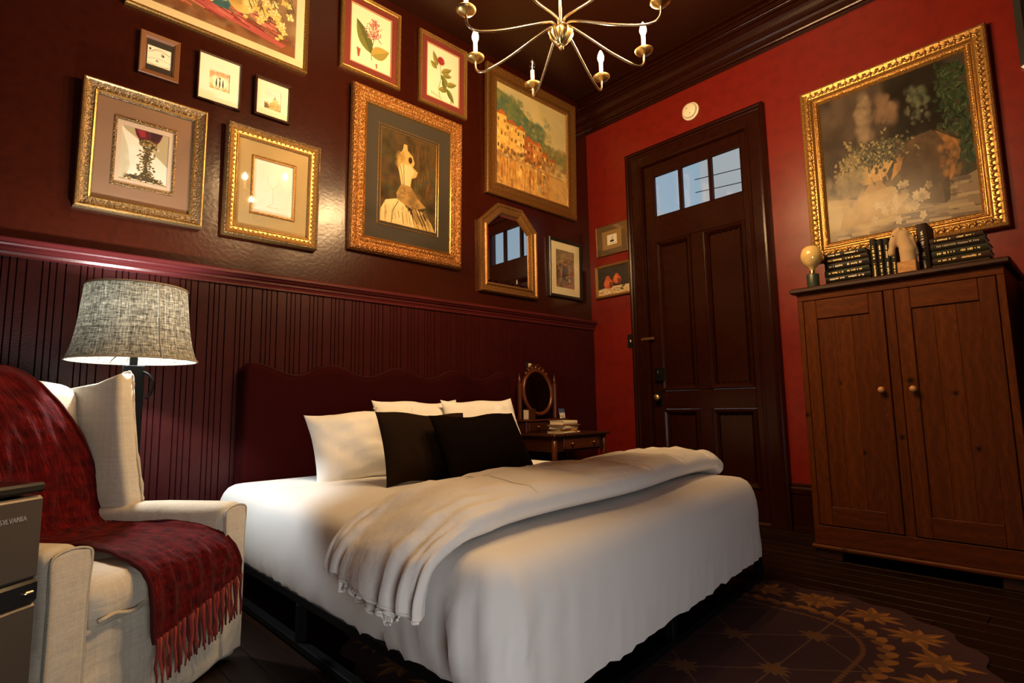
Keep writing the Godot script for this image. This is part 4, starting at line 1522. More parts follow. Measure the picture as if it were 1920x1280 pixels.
func picture_mat(p: Paint, rough := 0.55, coat := 0.0) -> StandardMaterial3D:
	var m := mat(Color.WHITE, rough)
	m.albedo_texture = p.tex()
	if coat > 0:
		m.clearcoat_enabled = true
		m.clearcoat = coat
		m.clearcoat_roughness = 0.26
	return m

func tinted(m: StandardMaterial3D, v: float) -> StandardMaterial3D:
	m.albedo_color = Color(v, v * 0.98, v * 0.96)
	return m

func art_mesh(w: float, h: float) -> ArrayMesh:
	var st := tool()
	var a := Vector3(-w / 2, -h / 2, 0); var b := Vector3(w / 2, -h / 2, 0); var c := Vector3(w / 2, h / 2, 0); var d := Vector3(-w / 2, h / 2, 0)
	quad(st, a, b, c, d, Vector2(0, 1), Vector2(1, 1), Vector2(1, 0), Vector2(0, 0))
	var k := Vector3(0, 0, -0.003)
	quad(st, b + k, a + k, d + k, c + k)
	for e in [[a, b], [b, c], [c, d], [d, a]]:
		quad(st, e[0] + k, e[1] + k, e[1], e[0])
	return done(st)

# ------------------------------------------------------------------ rug
func build_rug():
	var ex := 0.98
	var ez := 1.06
	var p := Paint.new(1024, 1024, rgb8(50, 17, 20), 4)
	var gold := rgb8(136, 86, 26)
	var gold2 := rgb8(104, 64, 20)
	var tan := rgb8(96, 68, 40)
	var at := func(x: float, z: float) -> Array: return [0.5 + x / (2 * ex), 0.5 + z / (2 * ez)]
	for i in 2600:
		p.dab(p.r.randf(), p.r.randf(), 0.012, [rgb8(56, 19, 23), rgb8(44, 14, 18), rgb8(50, 19, 18)][i % 3], 0.35)
	var border := func(d: float) -> Array:       # rounded rectangle, d inside the edge
		var out := []
		var hx := 0.92 - d
		var hz := 1.0 - d
		var rr := maxf(0.62 - d, 0.12)
		for c in [[1, 1, 0.0], [-1, 1, PI / 2], [-1, -1, PI], [1, -1, PI * 1.5]]:
			for k in 13:
				var a: float = c[2] + PI / 2 * k / 12.0
				out.append(Vector2(c[0] * (hx - rr) + cos(a) * rr, c[1] * (hz - rr) + sin(a) * rr))
		out.append(out[0])
		return out
	var even := func(l: Array, step: float) -> Array:
		var out := []
		var left := 0.0
		for i in l.size() - 1:
			var a: Vector2 = l[i]
			var b: Vector2 = l[i + 1]
			var len := a.distance_to(b)
			var t := left
			while t < len:
				out.append([a.lerp(b, t / len), (b - a).normalized()])
				t += step
			left = t - len
		return out
	var daisy := func(c: Vector2, rad: float, n: int, col: Color, col2: Color, a0: float):
		for k in n:
			var a := a0 + TAU * k / n
			var s := at.call(c.x, c.y)
			p.leaf(s[0], s[1], rad / (2 * ex) * (1.0 if k % 3 else 1.25), a, rad / (2 * ex) * 0.2, col, col2)
		var s2 = at.call(c.x, c.y)
		p.ell(s2[0], s2[1], rad * 0.22 / (2 * ex), rad * 0.22 / (2 * ex), col2)
	# thin lattice with small flowers
	for i in range(-3, 4):
		for j in range(-5, 6):
			var c := Vector2(i * 0.36 + (0.18 if posmod(j, 2) else 0.0) + 0.03, j * 0.21 + 0.07)
			if absf(c.x) > 0.56 or absf(c.y) > 0.66:
				continue
			for e in [Vector2(0.18, 0.21), Vector2(-0.18, 0.21), Vector2(0.36, 0)]:
				if e.y == 0 and j % 2:
					continue
				p.line([at.call(c.x, c.y), at.call(c.x + e.x, c.y + e.y)], 0.0028, tan)
			daisy.call(c, 0.05, 9, tan, gold2, i * 0.7 + j)
	for q in even.call(border.call(0.345), 0.02):
		var s = at.call(q[0].x, q[0].y)
		p.ell(s[0], s[1], 0.0045, 0.0045, gold2)
	var odd := 0
	for q in even.call(border.call(0.275), 0.032):
		odd += 1
		var c: Vector2 = q[0] + q[1].orthogonal() * 0.010 * (1 if odd % 2 else -1)
		var s = at.call(c.x, c.y)
		p.ell(s[0], s[1], 0.0145, 0.0085, gold if odd % 2 else gold2, q[1].angle() + (0.5 if odd % 2 else -0.5))
	var kk := 0
	for q in even.call(border.call(0.135), 0.205):
		kk += 1
		daisy.call(q[0], 0.088, 9, gold, gold2, kk * 0.9)
	var rug := thing("area_rug", "maroon rug with gold flowers and a rope border under the bed", "rug", Vector3(-2.12, 0, 1.88))
	var outline := []
	var i2 := 0
	for q in even.call(border.call(0.0), 0.02):
		var wave := 0.016 * sin(i2 * 0.02 / 0.205 * TAU)
		i2 += 1
		outline.append(q[0] + q[1].orthogonal() * wave)
	var m := mat(Color.WHITE, 0.95)
	m.albedo_texture = p.tex()
	m.uv1_scale = Vector3(1.0 / (2 * ex), 1.0 / (2 * ez), 1)
	m.uv1_offset = Vector3(0.5, 0.5, 0)
	var st := tool()
	slab(st, outline, 0.006)
	var o := put(rug, "pile", done(st), m)
	o.transform = Transform3D(Basis(Vector3(1, 0, 0), Vector3(0, 0, 1), Vector3(0, -1, 0)), Vector3(0, 0.0065, 0))

# ------------------------------------------------------------------ pictures
func hang(called: String, label: String, category: String, on: String, cx: float, y0: float, y1: float, tilt := 0.0, group := "") -> Node3D:
	# on the gallery wall cx is x; on the door wall it is z. The picture's origin is its middle.
	var yc := (y0 + y1) / 2
	var o: Node3D
	var out := 0.002 + (y1 - y0) / 2 * sin(tilt)
	if on == "left":
		o = thing(called, label, category, Vector3(cx, yc, out), 0.0, group)
	else:
		o = thing(called, label, category, Vector3(-out, yc, cx), -PI / 2, group)
	o.rotate_object_local(Vector3.RIGHT, tilt)
	return o

func mat_board(parent: Node, w: float, h: float, ow: float, oh: float, z: float, col: Color, rough := 0.85, called := "mat_board") -> MeshInstance3D:
	# a board with a bevelled window
	var border_x := (w - ow) / 2
	var border_y := (h - oh) / 2
	var st := tool()
	var o := [Vector2(-w / 2, -h / 2), Vector2(w / 2, -h / 2), Vector2(w / 2, h / 2), Vector2(-w / 2, h / 2)]
	var i := [Vector2(-ow / 2, -oh / 2), Vector2(ow / 2, -oh / 2), Vector2(ow / 2, oh / 2), Vector2(-ow / 2, oh / 2)]
	for k in 4:
		var j := (k + 1) % 4
		quad(st, Vector3(o[k].x, o[k].y, z), Vector3(o[j].x, o[j].y, z), Vector3(i[j].x, i[j].y, z), Vector3(i[k].x, i[k].y, z))
		quad(st, Vector3(i[k].x, i[k].y, z), Vector3(i[j].x, i[j].y, z), Vector3(i[j].x, i[j].y, z - 0.004), Vector3(i[k].x, i[k].y, z - 0.004))
		quad(st, Vector3(o[k].x, o[k].y, z - 0.004), Vector3(o[j].x, o[j].y, z - 0.004), Vector3(o[j].x, o[j].y, z), Vector3(o[k].x, o[k].y, z))
	var m := mat(col, rough)
	return put(parent, called, done(st), m)

func fillet(parent: Node, w: float, h: float, z: float, wd: float, m: Material, called := "fillet") -> MeshInstance3D:
	return put(parent, called, frame_mesh(rect(w, h), [[0.0, z - 0.002], [0.0, z + 0.003], [wd * 0.5, z + 0.005], [wd, z + 0.003], [wd, z - 0.002]]), m)

func carving(parent: Node, w: float, h: float, d: float, z: float, step: float, sz: float, m: Material, kind := 0):
	# repeated leaf-and-bead ornament round a frame, d inside its edge
	var st := tool(true)
	var unit := tool(true)
	if kind == 0:      # a curled leaf pair with a bead
		for s in [-1.0, 1.0]:
			var pts := []
			var rr := []
			for i in 10:
				var a := i / 9.0 * 4.2
				var rad := sz * (0.46 - 0.035 * i)
				pts.append(Vector3(s * (sz * 0.42 - cos(a) * rad * 0.8), -sz * 0.1 + sin(a) * rad, sz * 0.10))
				rr.append(sz * (0.05 + 0.10 * sin(PI * i / 9.0)))
			tube(unit, pts, rr, 6)
		lathe(unit, [[0.0, -sz * 0.14], [sz * 0.1, -sz * 0.1], [sz * 0.14, 0.0], [sz * 0.1, sz * 0.1], [0.0, sz * 0.14]], 8, Vector3(0, -sz * 0.34, sz * 0.12))
		tube(unit, [Vector3(0, -sz * 0.2, sz * 0.1), Vector3(0, sz * 0.15, sz * 0.2), Vector3(0, sz * 0.45, sz * 0.06)], [sz * 0.05, sz * 0.13, sz * 0.02], 6)
	else:              # a lumpy flower scroll
		for k in 5:
			var a := TAU * k / 5.0
			tube(unit, [Vector3(0, 0, sz * 0.12), Vector3(cos(a) * sz * 0.25, sin(a) * sz * 0.25, sz * 0.2), Vector3(cos(a + 0.4) * sz * 0.46, sin(a + 0.4) * sz * 0.46, sz * 0.04)], [sz * 0.08, sz * 0.13, sz * 0.04], 6)
	var um := done(unit)
	for side in 4:
		var along: float = w if side % 2 == 0 else h
		var across: float = h if side % 2 == 0 else w
		var n := int((along - 2 * d) / step)
		for i in n:
			var t := (i + 0.5) / n * (along - 2 * d) - (along / 2 - d)
			var b := Basis(Vector3(0, 0, 1), side * PI / 2)
			var at := b * Vector3(t, -across / 2 + d, z)
			var flip := Basis(Vector3(0, 0, 1), 0.0 if kind == 0 else i * 1.3)
			st.append_from(um, 0, Transform3D(b * flip, at))
	var o := put(parent, "carved_ornament", st.commit(), m)
	o.set_meta("kind", "stuff")

func glazing(parent: Node, w: float, h: float, z: float):
	put(parent, "glass", box_mesh(Vector3(w, h, 0.002), 0.0), M.glass, Vector3(0, 0, z))

func paint_still_life() -> Paint:
	var p := Paint.new(460, 350, rgb8(140, 112, 82), 11)
	p.cloud(260, 0, 0, 1, 0.8, 0.07, [rgb8(150, 122, 88), rgb8(120, 92, 66), rgb8(166, 136, 96), rgb8(104, 80, 60)], 0.35)
	p.cloud(120, 0, 0.78, 1, 1, 0.05, [rgb8(120, 74, 44), rgb8(96, 58, 36), rgb8(136, 88, 52)], 0.5)
	# red drape along the table
	p.poly([[0.03, 0.62], [0.2, 0.66], [0.42, 0.75], [0.62, 0.80], [0.93, 0.90], [0.9, 0.94], [0.6, 0.88], [0.4, 0.86], [0.2, 0.80], [0.0, 0.76]], rgb8(170, 84, 78))
	p.strokes(90, 0.02, 0.63, 0.85, 0.86, 0.09, 0.03, 0.010, [rgb8(186, 98, 88), rgb8(140, 62, 60), rgb8(204, 124, 104), rgb8(120, 50, 52)])
	# pitcher, bowl
	p.ell(0.60, 0.52, 0.115, 0.17, rgb8(214, 186, 112))
	p.poly([[0.53, 0.05], [0.66, 0.05], [0.69, 0.42], [0.51, 0.42]], rgb8(206, 178, 104))
	p.cloud(60, 0.52, 0.3, 0.60, 0.70, 0.035, [rgb8(190, 158, 88), rgb8(170, 136, 74)], 0.4)
	p.cloud(40, 0.62, 0.25, 0.68, 0.68, 0.03, [rgb8(238, 216, 148), rgb8(228, 204, 130)], 0.4)
	p.ell(0.445, 0.70, 0.085, 0.055, rgb8(74, 112, 112), 0.25)
	p.ell(0.43, 0.67, 0.06, 0.022, rgb8(110, 148, 142), 0.25)
	p.cloud(30, 0.40, 0.70, 0.52, 0.76, 0.02, [rgb8(54, 84, 90), rgb8(64, 98, 100)], 0.5)
	# blossoms
	for k in 46:
		var x := p.r.randf_range(0.66, 0.96)
		var y := p.r.randf_range(0.02, 0.76)
		for j in 4:
			p.leaf(x, y, 0.035, TAU * j / 4 + k, 0.012, [rgb8(236, 214, 150), rgb8(222, 192, 110), rgb8(246, 232, 186)][k % 3], rgb8(204, 172, 92))
	p.strokes(40, 0.64, 0.0, 0.95, 0.6, 0.03, 0.1, 0.005, [rgb8(84, 86, 46), rgb8(70, 66, 40)])
	for k in 12:
		p.ell(p.r.randf_range(0.2, 0.9), p.r.randf_range(0.6, 0.86), 0.018, 0.013, rgb8(226, 190, 110))
	return p

func paint_eyes() -> Paint:
	var p := Paint.new(200, 150, rgb8(235, 225, 200), 12)
	var k := rgb8(40, 34, 30)
	for row in [[0.28, -0.10], [0.66, -0.08], [0.85, 0.12]]:
		for i in 26:
			var t := i / 25.0
			p.ell(0.06 + t * 0.88, row[0] + row[1] * sin(t * PI), 0.012, 0.008, k, t * 3.0)
	p.ell(0.63, 0.36, 0.07, 0.05, k, 0.4)
	p.ell(0.61, 0.34, 0.035, 0.02, rgb8(220, 208, 180), 0.4)
	p.ell(0.42, 0.70, 0.05, 0.035, k, 0.2)
	p.ell(0.42, 0.70, 0.028, 0.016, rgb8(220, 208, 180))
	p.ell(0.12, 0.18, 0.045, 0.04, k)
	p.line([[0.06, 0.34], [0.2, 0.30], [0.34, 0.14], [0.6, 0.10], [0.9, 0.3]], 0.010, k)
	return p

func paint_three() -> Paint:
	var p := Paint.new(180, 140, rgb8(236, 214, 176), 13)
	p.cloud(50, 0, 0, 1, 0.35, 0.09, [rgb8(206, 120, 84), rgb8(220, 160, 110), rgb8(190, 150, 90)], 0.5)
	p.cloud(30, 0, 0.75, 1, 1, 0.07, [rgb8(160, 140, 80), rgb8(210, 170, 120)], 0.5)
	p.cloud(30, 0.2, 0.3, 0.8, 0.8, 0.12, [rgb8(244, 234, 208)], 0.6)
	for x in [0.36, 0.52, 0.67]:
		p.ell(x, 0.42, 0.022, 0.026, rgb8(40, 30, 26))
		p.poly([[x - 0.02, 0.46], [x + 0.02, 0.46], [x + 0.035, 0.66], [x + 0.012, 0.82], [x - 0.012, 0.82], [x - 0.035, 0.64]], rgb8(44, 34, 30))
	p.poly([[0.46, 0.38], [0.52, 0.3], [0.58, 0.38]], rgb8(40, 30, 26))
	return p

func paint_castle() -> Paint:
	var p := Paint.new(150, 210, rgb8(236, 228, 206), 14)
	p.cloud(30, 0, 0, 1, 0.3, 0.2, [rgb8(206, 206, 196), rgb8(224, 218, 200)], 0.4)
	p.poly([[0, 0.62], [0.3, 0.72], [0.45, 0.6], [0.62, 0.52], [0.9, 0.56], [1, 0.66], [1, 1], [0, 1]], rgb8(200, 170, 110))
	p.cloud(80, 0, 0.66, 1, 1, 0.06, [rgb8(170, 140, 80), rgb8(214, 186, 128), rgb8(130, 112, 66)], 0.5)
	p.poly([[0.52, 0.58], [0.52, 0.4], [0.86, 0.42], [0.86, 0.6]], rgb8(222, 192, 132))
	p.poly([[0.60, 0.42], [0.64, 0.26], [0.68, 0.42]], rgb8(90, 80, 60))
	p.poly([[0.0, 0.7], [0.2, 0.72], [0.35, 0.9], [0, 0.95]], rgb8(104, 92, 62))
	return p

func paint_chalice(pale: bool) -> Paint:
	var p := Paint.new(260, 320, rgb8(226, 216, 192) if not pale else rgb8(242, 236, 220), 15)
	if pale:
		p.cloud(60, 0, 0, 1, 1, 0.14, [rgb8(244, 238, 224), rgb8(236, 228, 208)], 0.35)
		p.line([[0.35, 0.28], [0.38, 0.42], [0.5, 0.5], [0.62, 0.42], [0.65, 0.28]], 0.012, rgb8(222, 208, 176))
		p.line([[0.5, 0.5], [0.5, 0.78], [0.36, 0.86], [0.64, 0.86]], 0.016, rgb8(222, 208, 176))
		return p
	p.poly([[0, 0], [1, 0], [1, 0.62], [0.45, 0.25], [0.1, 0.08]], rgb8(176, 158, 118))
	p.poly([[0, 0.05], [0.16, 0.4], [0.22, 0.75], [0.1, 1], [0, 1]], rgb8(196, 186, 152))
	p.cloud(50, 0.2, 0.3, 0.8, 0.9, 0.1, [rgb8(238, 230, 210), rgb8(230, 220, 196)], 0.3)
	p.poly([[0.26, 0.0], [0.86, 0.0], [0.80, 0.14], [0.70, 0.26], [0.42, 0.26], [0.30, 0.12]], rgb8(84, 14, 20))
	p.poly([[0.32, 0.02], [0.48, 0.02], [0.50, 0.13], [0.40, 0.15]], rgb8(150, 28, 38))
	p.poly([[0.60, 0.0], [0.84, 0.0], [0.76, 0.14], [0.62, 0.18]], rgb8(50, 10, 16))
	var g := [rgb8(128, 100, 48), rgb8(74, 62, 34), rgb8(170, 142, 78), rgb8(48, 42, 26)]
	p.ell(0.56, 0.24, 0.19, 0.085, g[0])
	for k in 60:
		p.ell(0.56 + p.r.randf_range(-0.18, 0.18), 0.25 + p.r.randf_range(-0.07, 0.08), 0.024, 0.018, g[k % 4], k)
	p.poly([[0.44, 0.32], [0.66, 0.32], [0.58, 0.42], [0.60, 0.55], [0.55, 0.62], [0.60, 0.80], [0.72, 0.88], [0.38, 0.88], [0.48, 0.80], [0.50, 0.62], [0.46, 0.54], [0.50, 0.42]], g[1])
	for k in 90:
		var t := k / 90.0
		var wd := 0.07 + 0.08 * absf(sin(t * 8.0)) + (0.34 * pow(maxf(0.0, t - 0.72) / 0.28, 1.4))
		var x := 0.54 + p.r.randf_range(-wd, wd)
		p.leaf(x, 0.36 + t * 0.58, 0.07, (0.0 if x > 0.54 else PI) + p.r.randf_range(-0.9, 0.6), 0.018, g[k % 4], g[(k + 1) % 4])
	p.poly([[0.08, 0.92], [0.3, 0.87], [0.75, 0.88], [0.98, 0.97], [0.6, 0.95], [0.3, 0.95]], g[1])
	for k in 40:
		p.ell(p.r.randf_range(0.1, 0.95), p.r.randf_range(0.88, 0.97), 0.022, 0.014, g[k % 4], k)
	return p

func paint_dress() -> Paint:
	var p := Paint.new(300, 420, rgb8(86, 72, 44), 16)
	p.cloud(320, 0, 0, 1, 0.9, 0.09, [rgb8(60, 50, 30), rgb8(100, 80, 42), rgb8(74, 78, 54), rgb8(110, 76, 42), rgb8(90, 66, 50), rgb8(48, 40, 26)], 0.35)
	p.strokes(70, 0.5, 0.05, 1.0, 0.6, 0.0, 0.1, 0.012, [rgb8(112, 82, 40), rgb8(84, 58, 28)])
	var cream := rgb8(208, 176, 104)
	var lite := rgb8(232, 208, 148)
	var dark := rgb8(120, 90, 44)
	# neck, bust, waist, skirts
	p.poly([[0.40, 0.10], [0.46, 0.10], [0.47, 0.16], [0.56, 0.21], [0.60, 0.28], [0.57, 0.33], [0.66, 0.37], [0.63, 0.43], [0.55, 0.46], [0.53, 0.55], [0.36, 0.55], [0.32, 0.42], [0.28, 0.34], [0.30, 0.24], [0.38, 0.17]], cream)
	p.poly([[0.33, 0.34], [0.52, 0.31], [0.60, 0.38], [0.54, 0.46], [0.52, 0.55], [0.38, 0.55], [0.34, 0.44]], lite)
	p.line([[0.40, 0.33], [0.42, 0.55]], 0.010, dark)
	p.line([[0.34, 0.34], [0.40, 0.55]], 0.010, dark)
	p.cloud(26, 0.28, 0.2, 0.40, 0.36, 0.04, [rgb8(150, 116, 58), rgb8(176, 140, 74)], 0.4)
	p.ell(0.52, 0.26, 0.035, 0.05, rgb8(70, 50, 28))
	p.poly([[0.36, 0.55], [0.54, 0.55], [0.66, 0.66], [0.82, 0.74], [0.6, 0.80], [0.30, 0.74], [0.28, 0.66]], rgb8(176, 138, 76))
	p.cloud(40, 0.32, 0.58, 0.7, 0.76, 0.05, [rgb8(140, 108, 60), rgb8(196, 160, 92), rgb8(112, 94, 64)], 0.4)
	p.poly([[0.02, 0.86], [0.10, 0.76], [0.28, 0.72], [0.42, 0.76], [0.56, 0.86], [0.62, 1.0], [0.0, 1.0]], lite)
	p.poly([[0.56, 0.78], [0.76, 0.80], [0.92, 0.90], [1.0, 1.0], [0.62, 1.0]], cream)
	p.strokes(60, 0.05, 0.78, 0.55, 0.9, 0.02, 0.1, 0.010, [rgb8(214, 184, 116), rgb8(240, 222, 172), rgb8(176, 140, 78)])
	p.strokes(26, 0.56, 0.76, 0.80, 0.86, 0.12, 0.14, 0.014, [rgb8(96, 76, 52), rgb8(70, 62, 56), rgb8(150, 120, 70)])
	p.line([[0.32, 0.74], [0.22, 0.86], [0.20, 1.0]], 0.012, dark)
	return p

func paint_botanical(k: int) -> Paint:
	var p := Paint.new(260, 360, rgb8(238, 228, 196), 17 + k)
	var g1 := rgb8(88, 96, 38)
	var g2 := rgb8(116, 118, 50)
	var g3 := rgb8(150, 136, 58)
	if k == 0:
		p.line([[0.52, 0.86], [0.50, 0.70], [0.56, 0.50], [0.56, 0.34]], 0.016, rgb8(120, 96, 56))
		p.leaf(0.50, 0.74, 0.80, -2.05, 0.17, g1, g2)
		p.leaf(0.50, 0.76, 0.54, -0.5, 0.16, g3, rgb8(176, 152, 70))
		p.line([[0.50, 0.74], [0.14, 0.26]], 0.010, rgb8(60, 62, 30))
		for i in 220:
			var t := p.r.randf()
			p.ell(0.57 + p.r.randfn(0, 0.05 + 0.07 * t), 0.12 + 0.36 * t, 0.018, 0.015, [rgb8(176, 92, 84), rgb8(204, 132, 120), rgb8(140, 60, 58), rgb8(214, 160, 140)][i % 4])
		p.poly([[0.14, 0.72], [0.24, 0.74], [0.21, 0.88], [0.17, 0.88]], rgb8(160, 78, 56))
		p.poly([[0.62, 0.88], [0.66, 0.88], [0.66, 0.96], [0.63, 0.96]], rgb8(160, 78, 56))
	else:
		p.line([[0.40, 0.94], [0.36, 0.78], [0.44, 0.56], [0.40, 0.30]], 0.014, rgb8(110, 108, 56))
		p.line([[0.38, 0.80], [0.60, 0.66], [0.66, 0.60]], 0.010, rgb8(110, 108, 56))
		for l in [[0.32, 0.36, 0.34, -1.95], [0.30, 0.42, 0.22, -2.5], [0.44, 0.46, 0.34, -0.55], [0.42, 0.50, 0.34, 0.75], [0.60, 0.66, 0.32, -0.35], [0.36, 0.80, 0.30, -0.25], [0.62, 0.72, 0.36, 0.95], [0.50, 0.56, 0.30, 1.3], [0.48, 0.48, 0.26, -0.1]]:
			p.leaf(l[0], l[1], l[2] * 1.15, l[3], 0.075, g1 if l[3] > 0 else g2, g2 if l[3] > 0 else g3)
		for i in 24:
			var a := TAU * i / 24.0
			p.leaf(0.43, 0.235, 0.13, a, 0.02, [rgb8(170, 52, 48), rgb8(134, 34, 36), rgb8(190, 78, 66)][i % 3], rgb8(146, 40, 40))
		for i in 7:
			p.line([[0.14 + i * 0.05, 0.88 + 0.01 * i], [0.15 + i * 0.05, 0.94 + 0.006 * i]], 0.012, rgb8(86, 72, 44))
		p.line([[0.76, 0.92], [0.77, 0.985]], 0.022, rgb8(74, 76, 40))
	return p

func paint_river_town() -> Paint:
	var p := Paint.new(480, 480, rgb8(206, 184, 120), 19)
	p.cloud(160, 0, 0, 1, 0.5, 0.1, [rgb8(214, 194, 136), rgb8(196, 178, 120), rgb8(188, 176, 132)], 0.35)
	# wooded hill
	p.poly([[0, 0.06], [0.15, 0.10], [0.30, 0.16], [0.5, 0.28], [0.68, 0.42], [0.85, 0.50], [1, 0.50], [1, 0.66], [0, 0.6]], rgb8(108, 118, 74))
	p.cloud(220, 0.0, 0.10, 0.35, 0.36, 0.035, [rgb8(92, 110, 78), rgb8(120, 128, 74), rgb8(76, 98, 84), rgb8(140, 134, 70)], 0.5)
	p.cloud(200, 0.32, 0.26, 0.66, 0.46, 0.035, [rgb8(70, 100, 92), rgb8(96, 120, 88), rgb8(120, 124, 70)], 0.5)
	p.cloud(130, 0.62, 0.44, 1.0, 0.62, 0.035, [rgb8(128, 120, 70), rgb8(110, 116, 78), rgb8(150, 128, 70)], 0.5)
	# row of houses
	for b in [[0.0, 0.30, 0.13, 0.68, rgb8(232, 186, 92)], [0.12, 0.36, 0.28, 0.68, rgb8(222, 176, 86)], [0.27, 0.38, 0.38, 0.69, rgb8(226, 190, 104)], [0.37, 0.45, 0.50, 0.70, rgb8(170, 96, 50)], [0.49, 0.46, 0.63, 0.71, rgb8(200, 136, 66)], [0.62, 0.55, 0.72, 0.71, rgb8(176, 116, 58)], [0.75, 0.58, 0.84, 0.70, rgb8(196, 148, 80)]]:
		p.poly([[b[0], b[1]], [b[2], b[1]], [b[2], b[3]], [b[0], b[3]]], b[4])
		p.poly([[b[0] - 0.01, b[1] + 0.01], [(b[0] + b[2]) / 2, b[1] - 0.045], [b[2] + 0.01, b[1] + 0.01]], rgb8(176, 92, 46))
		for i in 3:
			for j in 3:
				var x: float = lerpf(b[0], b[2], (i + 0.5) / 3.0)
				var y: float = lerpf(b[1], b[3], (j + 0.4) / 3.0)
				p.poly([[x - 0.009, y], [x + 0.009, y], [x + 0.009, y + 0.035], [x - 0.009, y + 0.035]], [rgb8(120, 76, 40), rgb8(240, 214, 140), rgb8(96, 66, 40)][(i + j) % 3])
	p.cloud(120, 0.0, 0.62, 0.75, 0.72, 0.022, [rgb8(110, 78, 40), rgb8(140, 90, 52), rgb8(84, 70, 42), rgb8(170, 110, 70)], 0.6)
	p.cloud(70, 0.66, 0.60, 1.0, 0.74, 0.03, [rgb8(170, 130, 76), rgb8(206, 168, 108), rgb8(140, 108, 66)], 0.5)
	# water with reflections
	p.poly([[0, 0.72], [1, 0.75], [1, 1], [0, 1]], rgb8(196, 152, 84))
	p.strokes(170, 0, 0.72, 0.72, 0.86, 0.0, 0.13, 0.020, [rgb8(226, 176, 84), rgb8(180, 118, 56), rgb8(150, 92, 50), rgb8(214, 160, 76), rgb8(120, 92, 54), rgb8(236, 200, 112)])
	p.strokes(60, 0.55, 0.8, 1.0, 0.96, 0.04, 0.02, 0.024, [rgb8(200, 160, 96), rgb8(186, 152, 100), rgb8(160, 140, 100)])
	p.cloud(90, 0, 0.74, 1, 1, 0.06, [rgb8(206, 158, 84), rgb8(176, 126, 66)], 0.22)
	p.line([[0, 0.715], [0.5, 0.725], [0.95, 0.75]], 0.010, rgb8(150, 110, 62))
	p.cloud(240, 0, 0.28, 0.8, 0.72, 0.022, [rgb8(236, 190, 96), rgb8(204, 142, 66), rgb8(150, 92, 46), rgb8(228, 176, 86), rgb8(110, 80, 44)], 0.30)
	p.cloud(160, 0, 0.72, 0.75, 1.0, 0.03, [rgb8(226, 172, 80), rgb8(170, 112, 54), rgb8(206, 146, 70), rgb8(130, 88, 48)], 0.28)
	p.cloud(70, 0.1, 0.16, 0.75, 0.46, 0.03, [rgb8(84, 108, 88), rgb8(120, 128, 80)], 0.3)
	return p

func paint_street() -> Paint:
	var p := Paint.new(200, 300, rgb8(120, 92, 66), 20)
	p.cloud(120, 0, 0, 1, 0.4, 0.09, [rgb8(150, 124, 92), rgb8(110, 92, 76), rgb8(170, 140, 100)], 0.5)
	p.cloud(220, 0, 0.4, 1, 1, 0.05, [rgb8(60, 40, 34), rgb8(130, 44, 34), rgb8(96, 80, 60), rgb8(40, 36, 36), rgb8(176, 130, 84), rgb8(150, 70, 50)], 0.6)
	p.poly([[0.38, 0.42], [0.62, 0.42], [0.68, 0.8], [0.34, 0.8]], rgb8(36, 34, 38))
	p.ell(0.5, 0.36, 0.06, 0.05, rgb8(176, 136, 104))
	p.ell(0.5, 0.32, 0.12, 0.03, rgb8(120, 40, 30))
	p.cloud(30, 0.5, 0.6, 0.9, 0.95, 0.05, [rgb8(196, 170, 130), rgb8(60, 90, 70), rgb8(170, 60, 50)], 0.7)
	return p

func paint_swan() -> Paint:
	var p := Paint.new(120, 130, rgb8(232, 224, 200), 21)
	var k := rgb8(30, 28, 26)
	p.ell(0.48, 0.62, 0.22, 0.11, k)
	p.line([[0.42, 0.58], [0.50, 0.46], [0.52, 0.34], [0.58, 0.26]], 0.05, k)
	p.ell(0.56, 0.26, 0.04, 0.03, k)
	p.line([[0.15, 0.84], [0.85, 0.82]], 0.02, rgb8(90, 84, 70))
	p.line([[0.2, 0.9], [0.8, 0.89]], 0.015, rgb8(120, 110, 90))
	return p

func paint_pears() -> Paint:
	var p := Paint.new(300, 230, rgb8(40, 32, 26), 22)
	p.cloud(120, 0, 0, 1, 0.7, 0.08, [rgb8(48, 40, 32), rgb8(34, 28, 24), rgb8(58, 46, 34)], 0.4)
	p.poly([[0, 0.78], [0.4, 0.72], [1, 0.74], [1, 1], [0, 1]], rgb8(196, 168, 124))
	p.strokes(50, 0, 0.78, 0.9, 0.98, 0.1, 0.03, 0.02, [rgb8(220, 196, 152), rgb8(150, 118, 78), rgb8(176, 146, 104)])
	for q in [[0.33, 0.60, 0.15, 0.17], [0.62, 0.50, 0.13, 0.13]]:
		p.ell(q[0], q[1], q[2], q[3] * 0.85, rgb8(176, 76, 34))
		p.ell(q[0] - 0.01, q[1] - q[3] * 0.95, q[2] * 0.55, q[3] * 0.6, rgb8(166, 70, 32))
		p.cloud(30, q[0] - 0.09, q[1] - 0.12, q[0] + 0.02, q[1] + 0.08, 0.04, [rgb8(206, 112, 56), rgb8(190, 92, 42)], 0.4)
		p.cloud(24, q[0] + 0.04, q[1], q[0] + 0.12, q[1] + 0.16, 0.04, [rgb8(110, 42, 22), rgb8(92, 36, 22)], 0.5)
	p.leaf(0.75, 0.80, 0.14, -0.3, 0.03, rgb8(66, 66, 40), rgb8(86, 82, 48))
	p.leaf(0.70, 0.84, 0.14, 0.3, 0.03, rgb8(56, 56, 36), rgb8(76, 74, 44))
	return p

